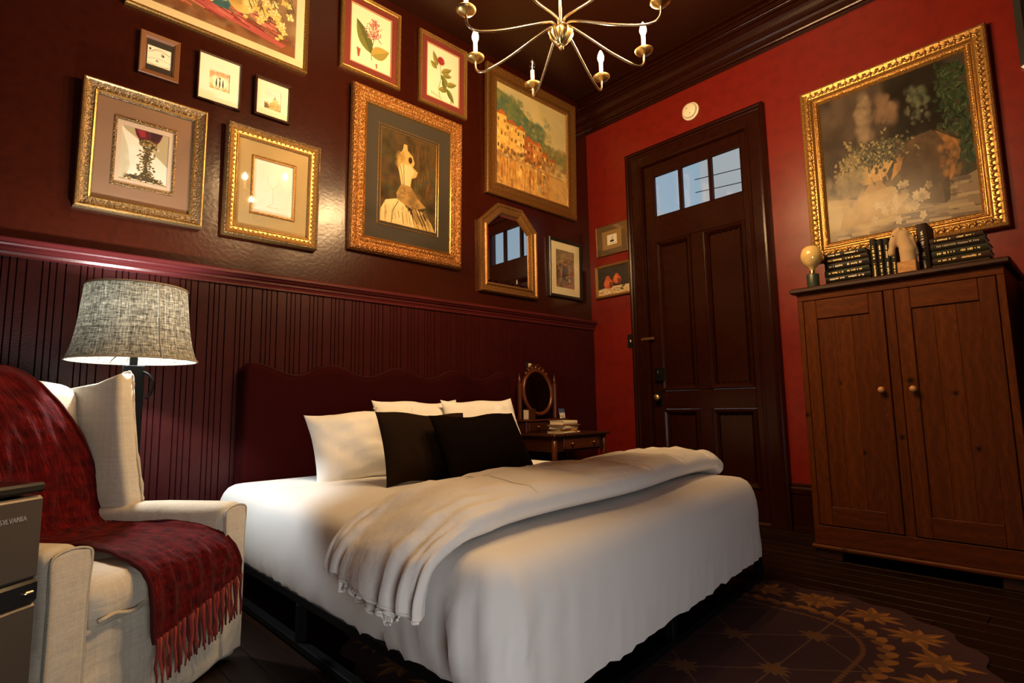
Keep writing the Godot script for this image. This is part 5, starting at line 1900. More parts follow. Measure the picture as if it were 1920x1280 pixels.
func paint_urns() -> Paint:
	var p := Paint.new(620, 540, rgb8(78, 70, 62), 23)
	p.cloud(300, 0, 0, 0.55, 0.6, 0.07, [rgb8(104, 90, 80), rgb8(84, 74, 68), rgb8(122, 106, 92), rgb8(66, 58, 54)], 0.35)
	p.cloud(240, 0.5, 0, 0.85, 0.6, 0.07, [rgb8(48, 43, 37), rgb8(38, 34, 30), rgb8(58, 52, 44)], 0.4)
	p.cloud(30, 0.42, 0.1, 0.54, 0.28, 0.04, [rgb8(150, 124, 104), rgb8(170, 142, 116)], 0.4)
	p.cloud(40, 0.27, 0.05, 0.37, 0.35, 0.04, [rgb8(170, 152, 128), rgb8(184, 166, 140)], 0.4)
	p.cloud(60, 0.62, 0.10, 0.76, 0.36, 0.022, [rgb8(120, 130, 110), rgb8(90, 108, 88), rgb8(140, 150, 130)], 0.5)
	# foliage at the side
	for i in 260:
		p.leaf(p.r.randf_range(0.82, 1.0), p.r.randf_range(0.05, 0.70), 0.045, p.r.randf() * TAU, 0.012, [rgb8(50, 66, 48), rgb8(66, 84, 60), rgb8(36, 50, 38), rgb8(86, 102, 76)][i % 4], rgb8(58, 76, 54))
	# ground
	p.poly([[0, 0.70], [0.3, 0.76], [0.7, 0.84], [1, 0.74], [1, 1], [0, 1]], rgb8(158, 140, 118))
	p.strokes(150, 0, 0.76, 0.9, 0.99, 0.14, 0.01, 0.016, [rgb8(176, 158, 130), rgb8(130, 114, 100), rgb8(196, 176, 142), rgb8(112, 100, 92)])
	p.cloud(90, 0.0, 0.74, 0.42, 0.95, 0.06, [rgb8(214, 192, 144), rgb8(200, 178, 132), rgb8(226, 206, 160)], 0.35)
	# big jar lying at the side
	p.poly([[0.52, 0.50], [0.66, 0.43], [0.76, 0.42], [0.80, 0.46], [0.90, 0.52], [0.92, 0.60], [0.86, 0.72], [0.82, 0.80], [0.80, 0.90], [0.62, 0.86], [0.56, 0.74], [0.50, 0.64]], rgb8(108, 88, 70))
	p.cloud(80, 0.56, 0.5, 0.8, 0.84, 0.06, [rgb8(96, 78, 62), rgb8(124, 102, 80), rgb8(80, 66, 54)], 0.4)
	p.poly([[0.78, 0.43], [0.90, 0.52], [0.92, 0.60], [0.86, 0.74], [0.83, 0.78], [0.87, 0.62], [0.84, 0.54]], rgb8(196, 142, 84))
	p.poly([[0.53, 0.50], [0.57, 0.54], [0.54, 0.62], [0.47, 0.68], [0.50, 0.58]], rgb8(212, 164, 98))
	p.poly([[0.79, 0.78], [0.84, 0.72], [0.83, 0.88], [0.80, 0.90]], rgb8(70, 58, 50))
	# flower urn on its plinth
	p.poly([[0.18, 0.58], [0.28, 0.54], [0.45, 0.52], [0.50, 0.55], [0.44, 0.63], [0.36, 0.67], [0.28, 0.66]], rgb8(212, 176, 116))
	p.strokes(16, 0.27, 0.55, 0.46, 0.62, 0.01, 0.05, 0.010, [rgb8(184, 146, 92), rgb8(226, 194, 136)])
	p.poly([[0.32, 0.66], [0.40, 0.65], [0.44, 0.72], [0.26, 0.73]], rgb8(180, 146, 96))
	p.poly([[0.24, 0.73], [0.48, 0.71], [0.52, 0.80], [0.16, 0.84]], rgb8(206, 176, 120))
	p.poly([[0.12, 0.82], [0.56, 0.79], [0.6, 0.90], [0.08, 0.93]], rgb8(190, 162, 112))
	for i in 340:
		p.leaf(p.r.randfn(0.36, 0.10), p.r.randfn(0.47, 0.05), 0.03, p.r.randf() * TAU, 0.010, [rgb8(110, 110, 90), rgb8(86, 88, 72), rgb8(160, 150, 116), rgb8(62, 64, 54), rgb8(180, 166, 126)][i % 5], rgb8(100, 100, 80))
	for i in 120:
		p.leaf(p.r.randfn(0.20, 0.05), p.r.randfn(0.52, 0.06), 0.03, p.r.randf() * TAU, 0.011, [rgb8(196, 178, 132), rgb8(170, 154, 114), rgb8(140, 130, 98)][i % 3], rgb8(150, 138, 104))
	for i in 40:
		var x := p.r.randfn(0.53, 0.09)
		var y := p.r.randfn(0.83, 0.05)
		for j in 5:
			p.leaf(x, y, 0.028, TAU * j / 5 + i, 0.011, rgb8(226, 212, 180), rgb8(206, 190, 156))
	p.cloud(170, 0.52, 0.44, 0.90, 0.86, 0.03, [rgb8(108, 88, 70), rgb8(92, 74, 60), rgb8(122, 100, 78), rgb8(78, 64, 54)], 0.28)
	p.cloud(50, 0.80, 0.48, 0.91, 0.74, 0.02, [rgb8(200, 148, 88), rgb8(176, 124, 72)], 0.4)
	p.cloud(110, 0.12, 0.68, 0.56, 0.92, 0.035, [rgb8(216, 186, 130), rgb8(196, 166, 116), rgb8(180, 150, 106)], 0.3)
	p.cloud(60, 0.0, 0.55, 0.3, 0.7, 0.04, [rgb8(150, 138, 112), rgb8(120, 112, 96), rgb8(176, 164, 132)], 0.35)
	return p

func build_pictures():
	var o: Node3D
	# --- large still life near the ceiling
	o = hang("framed_painting", "large flower still life in a thin gold frame with cream liner, near the ceiling", "painting", "left", -3.1445, 2.87, 3.57, 0.02)
	put(o, "frame", frame_mesh(rect(0.921, 0.70), [[0, 0], [0, 0.026], [0.006, 0.032], [0.012, 0.026], [0.022, 0.022], [0.026, 0.016]]), M.gold_bright)
	put(o, "liner", frame_mesh(rect(0.872, 0.651), [[0, 0.004], [0, 0.017], [0.046, 0.012], [0.050, 0.006]]), mat(lin(0.74, 0.62, 0.38), 0.7))
	put(o, "canvas", art_mesh(0.776, 0.555), dull(picture_mat(paint_still_life(), 0.7, 0.2), 0.2), Vector3(0, 0, 0.0085))
	# --- three small ones
	o = hang("framed_print", "small sketch of eyes in a flat brown wooden frame", "framed print", "left", -3.444, 2.536, 2.762, 0.02)
	put(o, "frame", frame_mesh(rect(0.178, 0.226), [[0, 0], [0, 0.020], [0.004, 0.024], [0.022, 0.020], [0.030, 0.012], [0.032, 0.006]]), M.frame_brown)
	mat_board(o, 0.116, 0.164, 0.106, 0.104, 0.0085, lin(0.025, 0.018, 0.012), 0.85)
	put(o, "paper", art_mesh(0.110, 0.108), picture_mat(paint_eyes(), 0.8), Vector3(0, 0, 0.0042))
	o = hang("framed_print", "small print of three dark figures in a wide cream mat", "framed print", "left", -3.160, 2.499, 2.768, 0.02)
	put(o, "frame", frame_mesh(rect(0.218, 0.269), [[0, 0], [0, 0.022], [0.003, 0.024], [0.007, 0.022], [0.008, 0.010]]), M.frame_dark)
	mat_board(o, 0.203, 0.254, 0.102, 0.106, 0.012, lin(0.80, 0.74, 0.58))
	put(o, "paper", art_mesh(0.106, 0.110), picture_mat(paint_three(), 0.8), Vector3(0, 0, 0.0075))
	o = hang("framed_print", "small castle sketch in a ridged dark frame", "framed print", "left", -2.8765, 2.513, 2.746, 0.02)
	put(o, "frame", frame_mesh(rect(0.204, 0.233), [[0, 0], [0, 0.026], [0.003, 0.028], [0.005, 0.025], [0.007, 0.027], [0.009, 0.024], [0.011, 0.026], [0.013, 0.022], [0.016, 0.012]]), M.frame_dark)
	mat_board(o, 0.174, 0.203, 0.092, 0.120, 0.013, lin(0.80, 0.72, 0.54))
	put(o, "paper", art_mesh(0.096, 0.124), picture_mat(paint_castle(), 0.8), Vector3(0, 0, 0.0085))
	# --- the pair with wide mats
	for k in 2:
		var cx: float = [-3.482, -2.858][k]
		var w: float = [0.532, 0.522][k]
		o = hang("framed_print", ["goblet print in a mauve mat and wide carved bronze-gold frame", "pale print in a tan mat and wide carved gold frame, bulbs mirrored in its glass"][k], "framed print", "left", cx, [1.785, 1.782][k], [2.416, 2.410][k], 0.0285)
		var h := 0.629
		put(o, "frame", frame_mesh(rect(w, h), [[0, 0], [0, 0.030], [0.004, 0.040], [0.014, 0.043], [0.020, 0.038], [0.038, 0.030], [0.050, 0.029], [0.056, 0.033], [0.062, 0.030], [0.066, 0.022]]), [M.bronze, M.gold_smooth][k])
		put(o, "outer_bead", frame_mesh(rect(w - 0.004, h - 0.004), [[0, 0.034], [0.003, 0.045], [0.009, 0.047], [0.014, 0.041]]), [M.gold_smooth, M.bronze][k])
		put(o, "inner_bead", frame_mesh(rect(w - 0.100, h - 0.100), [[0, 0.028], [0.003, 0.036], [0.009, 0.034], [0.013, 0.022]]), M.gold_bright)
		carving(o, w, h, 0.040, 0.027, 0.026, 0.020, [M.bronze, M.gold_carved][k], 1)
		mat_board(o, w - 0.128, h - 0.128, [0.242, 0.222][k], [0.320, 0.308][k], 0.016, [lin(0.25, 0.135, 0.070), lin(0.46, 0.32, 0.13)][k])
		fillet(o, [0.268, 0.250][k], [0.346, 0.337][k], 0.016, 0.015, [M.bronze, M.gold_smooth][k])
		mat_board(o, 0.246, 0.324, [0.200, 0.216][k], [0.268, 0.302][k], 0.0125, [lin(0.60, 0.44, 0.30), lin(0.70, 0.62, 0.46)][k], 0.85, "inner_mat")
		put(o, "paper", art_mesh([0.204, 0.220][k], [0.272, 0.306][k]), picture_mat(paint_chalice(k == 1), 0.8), Vector3(0, 0, 0.008))
		glazing(o, w - 0.130, h - 0.130, 0.0205)
	# --- dress form
	o = hang("framed_painting", "tall dress-form painting in a charcoal mat and heavy carved gold frame", "painting", "left", -1.9585, 1.835, 2.930, 0.022)
	put(o, "frame", frame_mesh(rect(0.873, 1.095), [[0, 0], [0, 0.028], [0.008, 0.044], [0.022, 0.050], [0.036, 0.046], [0.046, 0.036], [0.060, 0.034], [0.074, 0.040], [0.084, 0.038], [0.094, 0.026], [0.100, 0.018]]), M.gold_red)
	put(o, "inner_bead", frame_mesh(rect(0.686, 0.908), [[0, 0.028], [0.003, 0.034], [0.009, 0.030], [0.012, 0.016]]), M.gold_bright)
	carving(o, 0.873, 1.095, 0.024, 0.044, 0.036, 0.034, M.gold_red, 1)
	carving(o, 0.873, 1.095, 0.072, 0.034, 0.030, 0.026, M.gold_carved, 1)
	mat_board(o, 0.680, 0.902, 0.440, 0.640, 0.014, lin(0.032, 0.023, 0.0125))
	fillet(o, 0.486, 0.690, 0.0145, 0.006, M.gold_smooth)
	fillet(o, 0.448, 0.648, 0.0145, 0.006, M.gold_smooth)
	put(o, "print", art_mesh(0.440, 0.640), tinted(dull(picture_mat(paint_dress(), 0.7), 0.2), 0.85), Vector3(0, 0, 0.0105))
	# --- botanical pair
	for k in 2:
		o = hang("framed_print", ["botanical print with two broad leaves and a pink flower spike, red mat", "botanical print with many small leaves and one red blossom, red mat"][k], "framed print", "left", [-2.2525, -1.664][k], [3.018, 3.008][k], [3.568, 3.556][k], 0.02)
		var w2: float = [0.441, 0.432][k]
		put(o, "frame", frame_mesh(rect(w2, 0.549), [[0, 0], [0, 0.022], [0.004, 0.027], [0.016, 0.022], [0.022, 0.024], [0.028, 0.020], [0.030, 0.014]]), M.gold_smooth)
		mat_board(o, w2 - 0.058, 0.491, w2 - 0.15, 0.399, 0.013, lin(0.17, 0.026, 0.017))
		fillet(o, w2 - 0.137, 0.412, 0.0125, 0.006, mat(lin(0.60, 0.24, 0.11), 0.5))
		put(o, "paper", art_mesh(w2 - 0.15, 0.399), picture_mat(paint_botanical(k), 0.8), Vector3(0, 0, 0.0095))
	# --- river town
	o = hang("framed_painting", "river town oil painting in a wide plain brown-gold frame in the upper corner", "painting", "left", -0.736, 2.487, 3.560, 0.02)
	put(o, "frame", frame_mesh(rect(1.058, 1.073), [[0, 0], [0, 0.030], [0.008, 0.038], [0.022, 0.036], [0.060, 0.022], [0.088, 0.024], [0.094, 0.020], [0.098, 0.012]]), M.gold_brown)
	put(o, "inner_bead", frame_mesh(rect(0.874, 0.889), [[0, 0.018], [0.003, 0.028], [0.014, 0.026], [0.022, 0.016], [0.026, 0.010]]), M.gold_smooth)
	put(o, "canvas", art_mesh(0.826, 0.841), dull(picture_mat(paint_river_town(), 0.7, 0.25), 0.2), Vector3(0, 0, 0.0125))
	# --- mirror with cut upper corners
	o = hang("wall_mirror", "mirror glass in a worn gold frame with cut upper corners", "mirror", "left", -1.031, 1.706, 2.428, 0.0)
	var mo := [Vector2(-0.304, -0.361), Vector2(0.304, -0.361), Vector2(0.304, 0.200), Vector2(0.135, 0.361), Vector2(-0.120, 0.361), Vector2(-0.304, 0.195)]
	put(o, "frame", frame_mesh(mo, [[0, 0], [0, 0.030], [0.008, 0.042], [0.020, 0.040], [0.030, 0.030], [0.050, 0.026], [0.062, 0.034], [0.072, 0.032], [0.080, 0.016], [0.082, 0.010]]), M.gold_brown)
	put(o, "rim_bead", frame_mesh(inset(mo, 0.058), [[0, 0.028], [0.004, 0.038], [0.012, 0.034], [0.016, 0.022]]), M.gold_smooth)
	var gl := tool()
	var mi := inset(mo, 0.081)
	var mi2 := inset(mo, 0.100)
	for i in 6:
		var j := (i + 1) % 6
		quad(gl, Vector3(mi[i].x, mi[i].y, 0.0095), Vector3(mi[j].x, mi[j].y, 0.0095), Vector3(mi2[j].x, mi2[j].y, 0.0125), Vector3(mi2[i].x, mi2[i].y, 0.0125))
	fill(gl, mi2, 0.0125)
	put(o, "mirror_glass", done(gl), M.mirror)
	# --- street scene
	o = hang("framed_print", "busy market scene print in a black frame with cream mat beside the mirror", "framed print", "left", -0.3625, 1.763, 2.276, 0.015)
	put(o, "frame", frame_mesh(rect(0.425, 0.513), [[0, 0], [0, 0.024], [0.004, 0.028], [0.018, 0.024], [0.026, 0.020], [0.028, 0.012]]), M.frame_black)
	mat_board(o, 0.370, 0.458, 0.240, 0.330, 0.012, lin(0.72, 0.62, 0.38))
	put(o, "paper", art_mesh(0.244, 0.334), picture_mat(paint_street(), 0.7), Vector3(0, 0, 0.0075))
	glazing(o, 0.370, 0.458, 0.016)
	# --- door wall: swan and pears
	o = hang("framed_print", "small black swan print in an olive mat beside the door", "framed print", "right", 0.262, 2.165, 2.440, 0.015)
	put(o, "frame", frame_mesh(rect(0.340, 0.275), [[0, 0], [0, 0.012], [0.003, 0.015], [0.006, 0.012], [0.007, 0.008]]), M.gold_brown)
	mat_board(o, 0.327, 0.262, 0.214, 0.168, 0.0095, lin(0.115, 0.068, 0.020))
	mat_board(o, 0.220, 0.174, 0.108, 0.094, 0.0055, lin(0.30, 0.175, 0.05), 0.85, "inner_mat")
	put(o, "paper", art_mesh(0.110, 0.097), picture_mat(paint_swan(), 0.8), Vector3(0, 0, 0.0012))
	glazing(o, 0.326, 0.261, 0.0108)
	o = hang("framed_painting", "small painting of two pears in a gold frame beside the door", "painting", "right", 0.2645, 1.786, 2.080, 0.015)
	put(o, "frame", frame_mesh(rect(0.383, 0.294), [[0, 0], [0, 0.020], [0.006, 0.026], [0.018, 0.022], [0.024, 0.014], [0.026, 0.008]]), M.gold_smooth)
	put(o, "canvas", art_mesh(0.333, 0.244), picture_mat(paint_pears(), 0.5, 0.2), Vector3(0, 0, 0.0095))
	# --- the big painting over the armoire
	o = hang("framed_painting", "large painting of stone urns and flowers in an ornate gold frame above the armoire", "painting", "right", 2.392, 1.755, 2.922, 0.0)
	put(o, "frame", frame_mesh(rect(0.985, 1.167), [[0, 0], [0, 0.036], [0.006, 0.046], [0.016, 0.048], [0.030, 0.042], [0.060, 0.036], [0.068, 0.028], [0.072, 0.020], [0.078, 0.020], [0.084, 0.030], [0.098, 0.028], [0.108, 0.018], [0.112, 0.010]]), M.gold_smooth)
	put(o, "rope_bead", frame_mesh(rect(0.815, 0.997), [[0, 0.022], [0.004, 0.034], [0.012, 0.032], [0.016, 0.022]]), M.gold_carved)
	carving(o, 0.985, 1.167, 0.036, 0.036, 0.068, 0.052, M.gold_smooth, 0)
	put(o, "canvas", art_mesh(0.765, 0.947), tinted(dull(picture_mat(paint_urns(), 0.75, 0.24), 0.15), 0.80), Vector3(0, 0, 0.0125))
	# --- the next one along, only its edge in view
	o = hang("framed_painting", "dark painting in an eight-sided frame hung beyond the urn painting", "painting", "right", 3.42, 2.40, 3.25, 0.0)
	var oc := [Vector2(-0.25, -0.425), Vector2(0.25, -0.425), Vector2(0.42, -0.22), Vector2(0.42, 0.22), Vector2(0.25, 0.425), Vector2(-0.25, 0.425), Vector2(-0.42, 0.22), Vector2(-0.42, -0.22)]
	put(o, "frame", frame_mesh(oc, [[0, 0], [0, 0.02], [0.03, 0.03], [0.05, 0.024], [0.055, 0.01]]), M.frame_black)
	put(o, "inner_bead", frame_mesh(inset(oc, 0.05), [[0, 0.016], [0.006, 0.032], [0.016, 0.028], [0.022, 0.012]]), M.gold_carved)
	var ct := tool()
	fill(ct, inset(oc, 0.070), 0.012)
	put(o, "canvas", done(ct), mat(lin(0.05, 0.04, 0.03), 0.5))

# ------------------------------------------------------------------ dressing table by the corner
func build_vanity():
	var d := thing("dressing_table", "small dark wooden dressing table with one drawer in the corner by the bed", "table", Vector3(-0.765, 0, 0.265))
	# local: x -0.30..0.30, z -0.225..0.235
	put(d, "table_top", span_mesh(Vector3(-0.315, 0.622, -0.232), Vector3(0.315, 0.642, 0.245), 0.006), M.walnut)
	put(d, "apron", span_mesh(Vector3(-0.285, 0.515, 0.200), Vector3(0.285, 0.6215, 0.216), 0.002), M.walnut)
	put(d, "apron", span_mesh(Vector3(-0.285, 0.515, -0.215), Vector3(0.285, 0.6215, -0.200), 0.002), M.walnut)
	for sx in [-1, 1]:
		put(d, "side_apron", span_mesh(Vector3(sx * 0.285 - 0.008, 0.515, -0.199), Vector3(sx * 0.285 + 0.008, 0.6215, 0.199), 0.002), M.walnut)
		for sz in [-1, 1]:
			var lg := lathe_mesh([[0.0, 0.0], [0.010, 0.0], [0.013, 0.03], [0.011, 0.06], [0.014, 0.2], [0.019, 0.38], [0.014, 0.41], [0.022, 0.43], [0.022, 0.50], [0.022, 0.6215], [0.0, 0.6215]], 16)
			put(d, "leg", lg, M.walnut_red, Vector3(sx * 0.275, 0, sz * 0.198 + 0.004))
	var dw := put(d, "drawer", span_mesh(Vector3(-0.20, 0.530, 0.2165), Vector3(0.20, 0.610, 0.226), 0.003), M.walnut_red)
	for x in [-0.12, 0.12]:
		var k := put(dw, "knob", lathe_mesh([[0.0, 0.0], [0.006, 0.0], [0.005, 0.006], [0.011, 0.012], [0.008, 0.019], [0.0, 0.020]], 12), M.dull_brass, Vector3(x, 0.57, 0.226))
		k.rotation.x = PI / 2
	# the toilet mirror that stands on it
	var m := thing("toilet_mirror", "oval swing mirror on a drawer box on the dressing table", "mirror", Vector3(-0.835, 0.6425, 0.125))
	put(m, "box", span_mesh(Vector3(-0.225, 0.0, -0.085), Vector3(0.225, 0.085, 0.085), 0.004), M.walnut)
	put(m, "box_top", span_mesh(Vector3(-0.235, 0.0855, -0.092), Vector3(0.235, 0.097, 0.095), 0.003), M.walnut_red)
	for x in [-0.11, 0.11]:
		var dr := put(m, "drawer", span_mesh(Vector3(x - 0.09, 0.015, 0.0855), Vector3(x + 0.09, 0.072, 0.091), 0.002), M.walnut)
		var kn := put(dr, "knob", lathe_mesh([[0.0, 0.0], [0.005, 0.0], [0.009, 0.008], [0.006, 0.014], [0.0, 0.015]], 10), M.dull_brass, Vector3(x, 0.044, 0.091))
		kn.rotation.x = PI / 2
	for sx in [-1, 1]:
		var ps := put(m, "post", span_mesh(Vector3(sx * 0.193 - 0.012, 0.0975, -0.03), Vector3(sx * 0.193 + 0.012, 0.375, 0.0), 0.004), M.walnut_red)
		put(ps, "finial", lathe_mesh([[0.0, 0.3755], [0.012, 0.3755], [0.008, 0.385], [0.014, 0.395], [0.011, 0.408], [0.004, 0.418], [0.003, 0.440], [0.0, 0.448]], 14), M.walnut_red, Vector3(sx * 0.193, 0, -0.015))
	var oval := []
	for i in 40:
		var a := TAU * i / 40
		oval.append(Vector2(cos(a) * 0.165, sin(a) * 0.182))
	var fr := put(m, "frame", frame_mesh(oval, [[0, -0.012], [0, 0.008], [0.006, 0.014], [0.016, 0.013], [0.026, 0.006], [0.028, -0.004]], true), M.walnut_red, Vector3(0, 0.305, -0.012))
	fr.rotation.x = -0.10
	var gl := tool()
	fill(gl, inset(oval, 0.026), 0.0)
	put(fr, "mirror_glass", done(gl), M.old_mirror)
	# carved crest
	var cr := tool(true)
	for k in 7:
		var a := (k - 3) * 0.24
		var at := Vector3(sin(a) * 0.17, cos(a) * 0.185, 0.0)
		lathe(cr, [[0.0, -0.014], [0.011, -0.010], [0.015, 0.0], [0.011, 0.010], [0.0, 0.014 + (0.012 if k == 3 else 0.0)]], 10, at + Vector3(0, 0.006, 0))
	for s in [-1.0, 1.0]:
		tube(cr, curve([Vector3(0, 0.205, 0), Vector3(s * 0.03, 0.215, 0), Vector3(s * 0.06, 0.198, 0), Vector3(s * 0.10, 0.18, 0)], 5), 0.006, 6)
	put(fr, "crest", done(cr), M.walnut_red)
	# books on the table
	var y := 0.6425
	var specs := [[0.20, 0.15, 0.012, 0.10, "thin pale paperback at the bottom of the dressing table book stack", M.book_white], [0.16, 0.12, 0.018, -0.25, "second lowest book of the dressing table stack with tan cover", M.knob], [0.19, 0.14, 0.020, 0.2, "third book of the dressing table stack, cream cover", M.book_white], [0.21, 0.15, 0.010, 0.05, "thin book with brown cover in the dressing table stack", M.frame_brown], [0.17, 0.13, 0.028, 0.08, "thick cream book on top of the dressing table stack", M.book_white]]
	for s in specs:
		var b := book("book", s[4], s[0], s[1], s[2], s[5], Vector3(-0.855, y, 0.39), s[3], "books stacked on the dressing table")
		y += s[2] + 0.0004
	# card, little box
	var c := thing("picture_card", "small blue and white picture card leaning on the toilet mirror", "card", Vector3(-0.65, 0.7398, 0.195))
	var cp := Paint.new(64, 80, rgb8(60, 84, 120), 31)
	cp.cloud(40, 0, 0.45, 1, 1, 0.18, [rgb8(220, 214, 204), rgb8(190, 150, 110), rgb8(230, 226, 216)], 0.8)
	var cm := put(c, "print", art_mesh(0.062, 0.078), picture_mat(cp, 0.5), Vector3(0, 0.0395, 0))
	cm.rotation.x = -0.18
	var bx := thing("trinket_box", "small box with a cream side on the toilet mirror's drawer box", "box", Vector3(-1.005, 0.7398, 0.175))
	put(bx, "body", span_mesh(Vector3(-0.022, 0.0, -0.03), Vector3(0.05, 0.075, 0.03), 0.002), M.walnut)
	put(bx, "label", span_mesh(Vector3(-0.0235, 0.003, -0.026), Vector3(-0.0221, 0.072, 0.026), 0.0005), M.book_white)
	put(bx, "lid", span_mesh(Vector3(-0.024, 0.0752, -0.032), Vector3(0.052, 0.080, 0.032), 0.001), M.walnut_red)

func book(called: String, label: String, len: float, deep: float, thick: float, m: Material, at: Vector3, turn: float, group: String, upright := false) -> Node3D:
	# lying flat: spine faces +z, length along x, thickness up. Upright: thickness along x, length up.
	var b := thing(called, label, "book", at, turn, group)
	var cov := 0.002
	var inner := Node3D.new()
	inner.name = "volume"
	b.add_child(inner)
	put(inner, "pages", span_mesh(Vector3(-len / 2 + 0.004, cov + 0.0001, -deep / 2 + 0.004), Vector3(len / 2 - 0.004, thick - cov - 0.0001, deep / 2 - 0.004), 0.001), M.pages)
	put(inner, "cover", span_mesh(Vector3(-len / 2, 0, -deep / 2), Vector3(len / 2, cov, deep / 2 - 0.003), 0.0006), m)
	put(inner, "cover", span_mesh(Vector3(-len / 2, thick - cov, -deep / 2), Vector3(len / 2, thick, deep / 2 - 0.003), 0.0006), m)
	# rounded spine
	var st := tool(true)
	grid(st, 1, 8, func(u, v):
		var a: float = (v - 0.5) * PI
		return Vector3(lerpf(-len / 2, len / 2, u), thick / 2 + sin(a) * thick / 2, deep / 2 - 0.0035 + cos(a) * 0.005))
	put(inner, "spine", done(st), m)
	if upright:
		inner.transform = Transform3D(Basis(Vector3(0, 1, 0), Vector3(-1, 0, 0), Vector3(0, 0, 1)), Vector3(thick / 2, len / 2, 0))
	return b

# ------------------------------------------------------------------ things on the armoire
func build_armoire_top():
	var Y := 1.4798
	var X := -0.50
	var cols := [dull(mat(lin(0.012, 0.0085, 0.005), 0.5), 0.25), dull(mat(lin(0.014, 0.015, 0.007), 0.5), 0.25), dull(mat(lin(0.022, 0.012, 0.006), 0.5), 0.25), dull(mat(lin(0.009, 0.007, 0.005), 0.45), 0.25)]
	# spines face the room (-x): turn so that +z points to -x
	var turn := -PI / 2
	# globe lamp
	var g := thing("globe_lamp", "large amber globe bulb on a dark green cylinder base on the armoire", "lamp", Vector3(X - 0.075, Y, 2.072))
	put(g, "base", lathe_mesh([[0.0, 0.0], [0.031, 0.0], [0.032, 0.004], [0.032, 0.076], [0.030, 0.080], [0.0, 0.080]], 24), mat(lin(0.020, 0.030, 0.018), 0.4))
	put(g, "socket", lathe_mesh([[0.014, 0.0805], [0.014, 0.100], [0.012, 0.104]], 16), M.brass)
	put(g, "globe", lathe_mesh([[0.012, 0.100], [0.016, 0.112], [0.030, 0.125], [0.046, 0.145], [0.0545, 0.170], [0.056, 0.185], [0.0545, 0.200], [0.046, 0.225], [0.030, 0.240], [0.012, 0.2455], [0.0, 0.2465]], 32), mat(lin(0.72, 0.50, 0.19), 0.12, 0.25))
	# first stack, bottom to top
	var stack1 := [["", 0.031, 0.225, 0], ["", 0.033, 0.224, 3], ["", 0.034, 0.222, 1], ["", 0.040, 0.220, 3], ["", 0.028, 0.218, 2], ["", 0.030, 0.205, 0]]
	var y := Y
	var lab1 := ["lowest book of the six-book stack beside the globe lamp", "second book up in the stack beside the globe lamp", "third book up in the stack beside the globe lamp", "thickest book, fourth up, beside the globe lamp", "brown book, fifth up, beside the globe lamp", "topmost book of the stack beside the globe lamp"]
	for i in 6:
		var s = stack1[i]
		var b := book("book", lab1[i], s[2], 0.15, s[1], cols[s[3]], Vector3(X + 0.075, y, 2.224 + [0, 0.002, -0.002, 0.001, -0.003, -0.006][i]), turn, "dark hardbacks on the armoire")
		spine_text(b, s[0], s[1], s[2], i % 2 == 1)
		y += s[1] + 0.0005
	# upright books leaning a little
	var z := 2.345
	var upr := [[0.030, 0.232, 0], [0.028, 0.226, 3], [0.029, 0.222, 0], [0.027, 0.212, 1]]
	var labu := ["upright book with a crowded gold spine next to the book stack", "second upright book from the book stack", "third upright book from the book stack, cream lettering", "shortest upright book, touching the horse bust"]
	for i in 4:
		var s = upr[i]
		var b := book("book", labu[i], s[1], 0.15, s[0], cols[s[2]], Vector3(X + 0.075, Y, z + s[0] / 2), turn, "dark hardbacks on the armoire", true)
		spine_text(b, "", s[0], s[1], i == 2, true)
		z += s[0] + 0.0015
	# horse bust
	var h := thing("horse_head_bust", "carved tan horse head bust on a rectangular block between the books", "sculpture", Vector3(X - 0.058, Y, 2.500))
	put(h, "block", span_mesh(Vector3(-0.04, 0.0, -0.018), Vector3(0.04, 0.062, 0.062), 0.003), M.knob)
	var st := tool(true)
	var bones := [
		[Vector3(0, 0.055, 0.026), Vector3(0, 0.12, 0.026), 0.036, 0.036], [Vector3(0, 0.12, 0.026), Vector3(0, 0.20, 0.012), 0.036, 0.030],
		[Vector3(0, 0.20, 0.012), Vector3(-0.002, 0.226, -0.008), 0.027, 0.022], [Vector3(-0.004, 0.218, -0.014), Vector3(-0.010, 0.172, -0.032), 0.024, 0.019],
		[Vector3(-0.010, 0.172, -0.032), Vector3(-0.014, 0.128, -0.043), 0.017, 0.0135], [Vector3(-0.014, 0.128, -0.043), Vector3(-0.015, 0.116, -0.043), 0.015, 0.015],
		[Vector3(0, 0.190, -0.004), Vector3(-0.004, 0.165, -0.016), 0.022, 0.016], [Vector3(0.010, 0.238, 0.004), Vector3(0.013, 0.260, 0.000), 0.007, 0.002], [Vector3(-0.014, 0.238, 0.000), Vector3(-0.018, 0.258, -0.004), 0.007, 0.002],
		[Vector3(0, 0.236, 0.018), Vector3(0, 0.18, 0.048), 0.009, 0.012], [Vector3(0, 0.18, 0.048), Vector3(0.002, 0.10, 0.062), 0.012, 0.010]]
	sdf_mesh(st, bones, Vector3(-0.06, 0.045, -0.09), Vector3(0.06, 0.285, 0.10), 0.0046, 0.007)
	put(h, "head", done(st), M.stone)
	var ey := tool(true)
	for s in [-1.0, 1.0]:
		lathe(ey, [[0.0, -0.004], [0.004, 0.0], [0.0, 0.004]], 8, Vector3(s * 0.022 - 0.008, 0.205, -0.026))
	put(h, "eye", done(ey), M.frame_dark)
	# tall book
	var tb := book("book", "tallest upright book between the horse bust and the five-book stack", 0.262, 0.16, 0.046, cols[2], Vector3(X + 0.075, Y, 2.581), turn, "dark hardbacks on the armoire", true)
	spine_text(tb, "", 0.046, 0.262, true, true)
	# second stack
	y = Y
	var stack2 := [["INTENSITY  DEAN KOONTZ", 0.036, 0.226, 0], ["", 0.034, 0.226, 2], ["", 0.037, 0.224, 1], ["THE TAKEOVER  Stephen W. Frey", 0.036, 0.216, 0], ["", 0.027, 0.212, 2]]
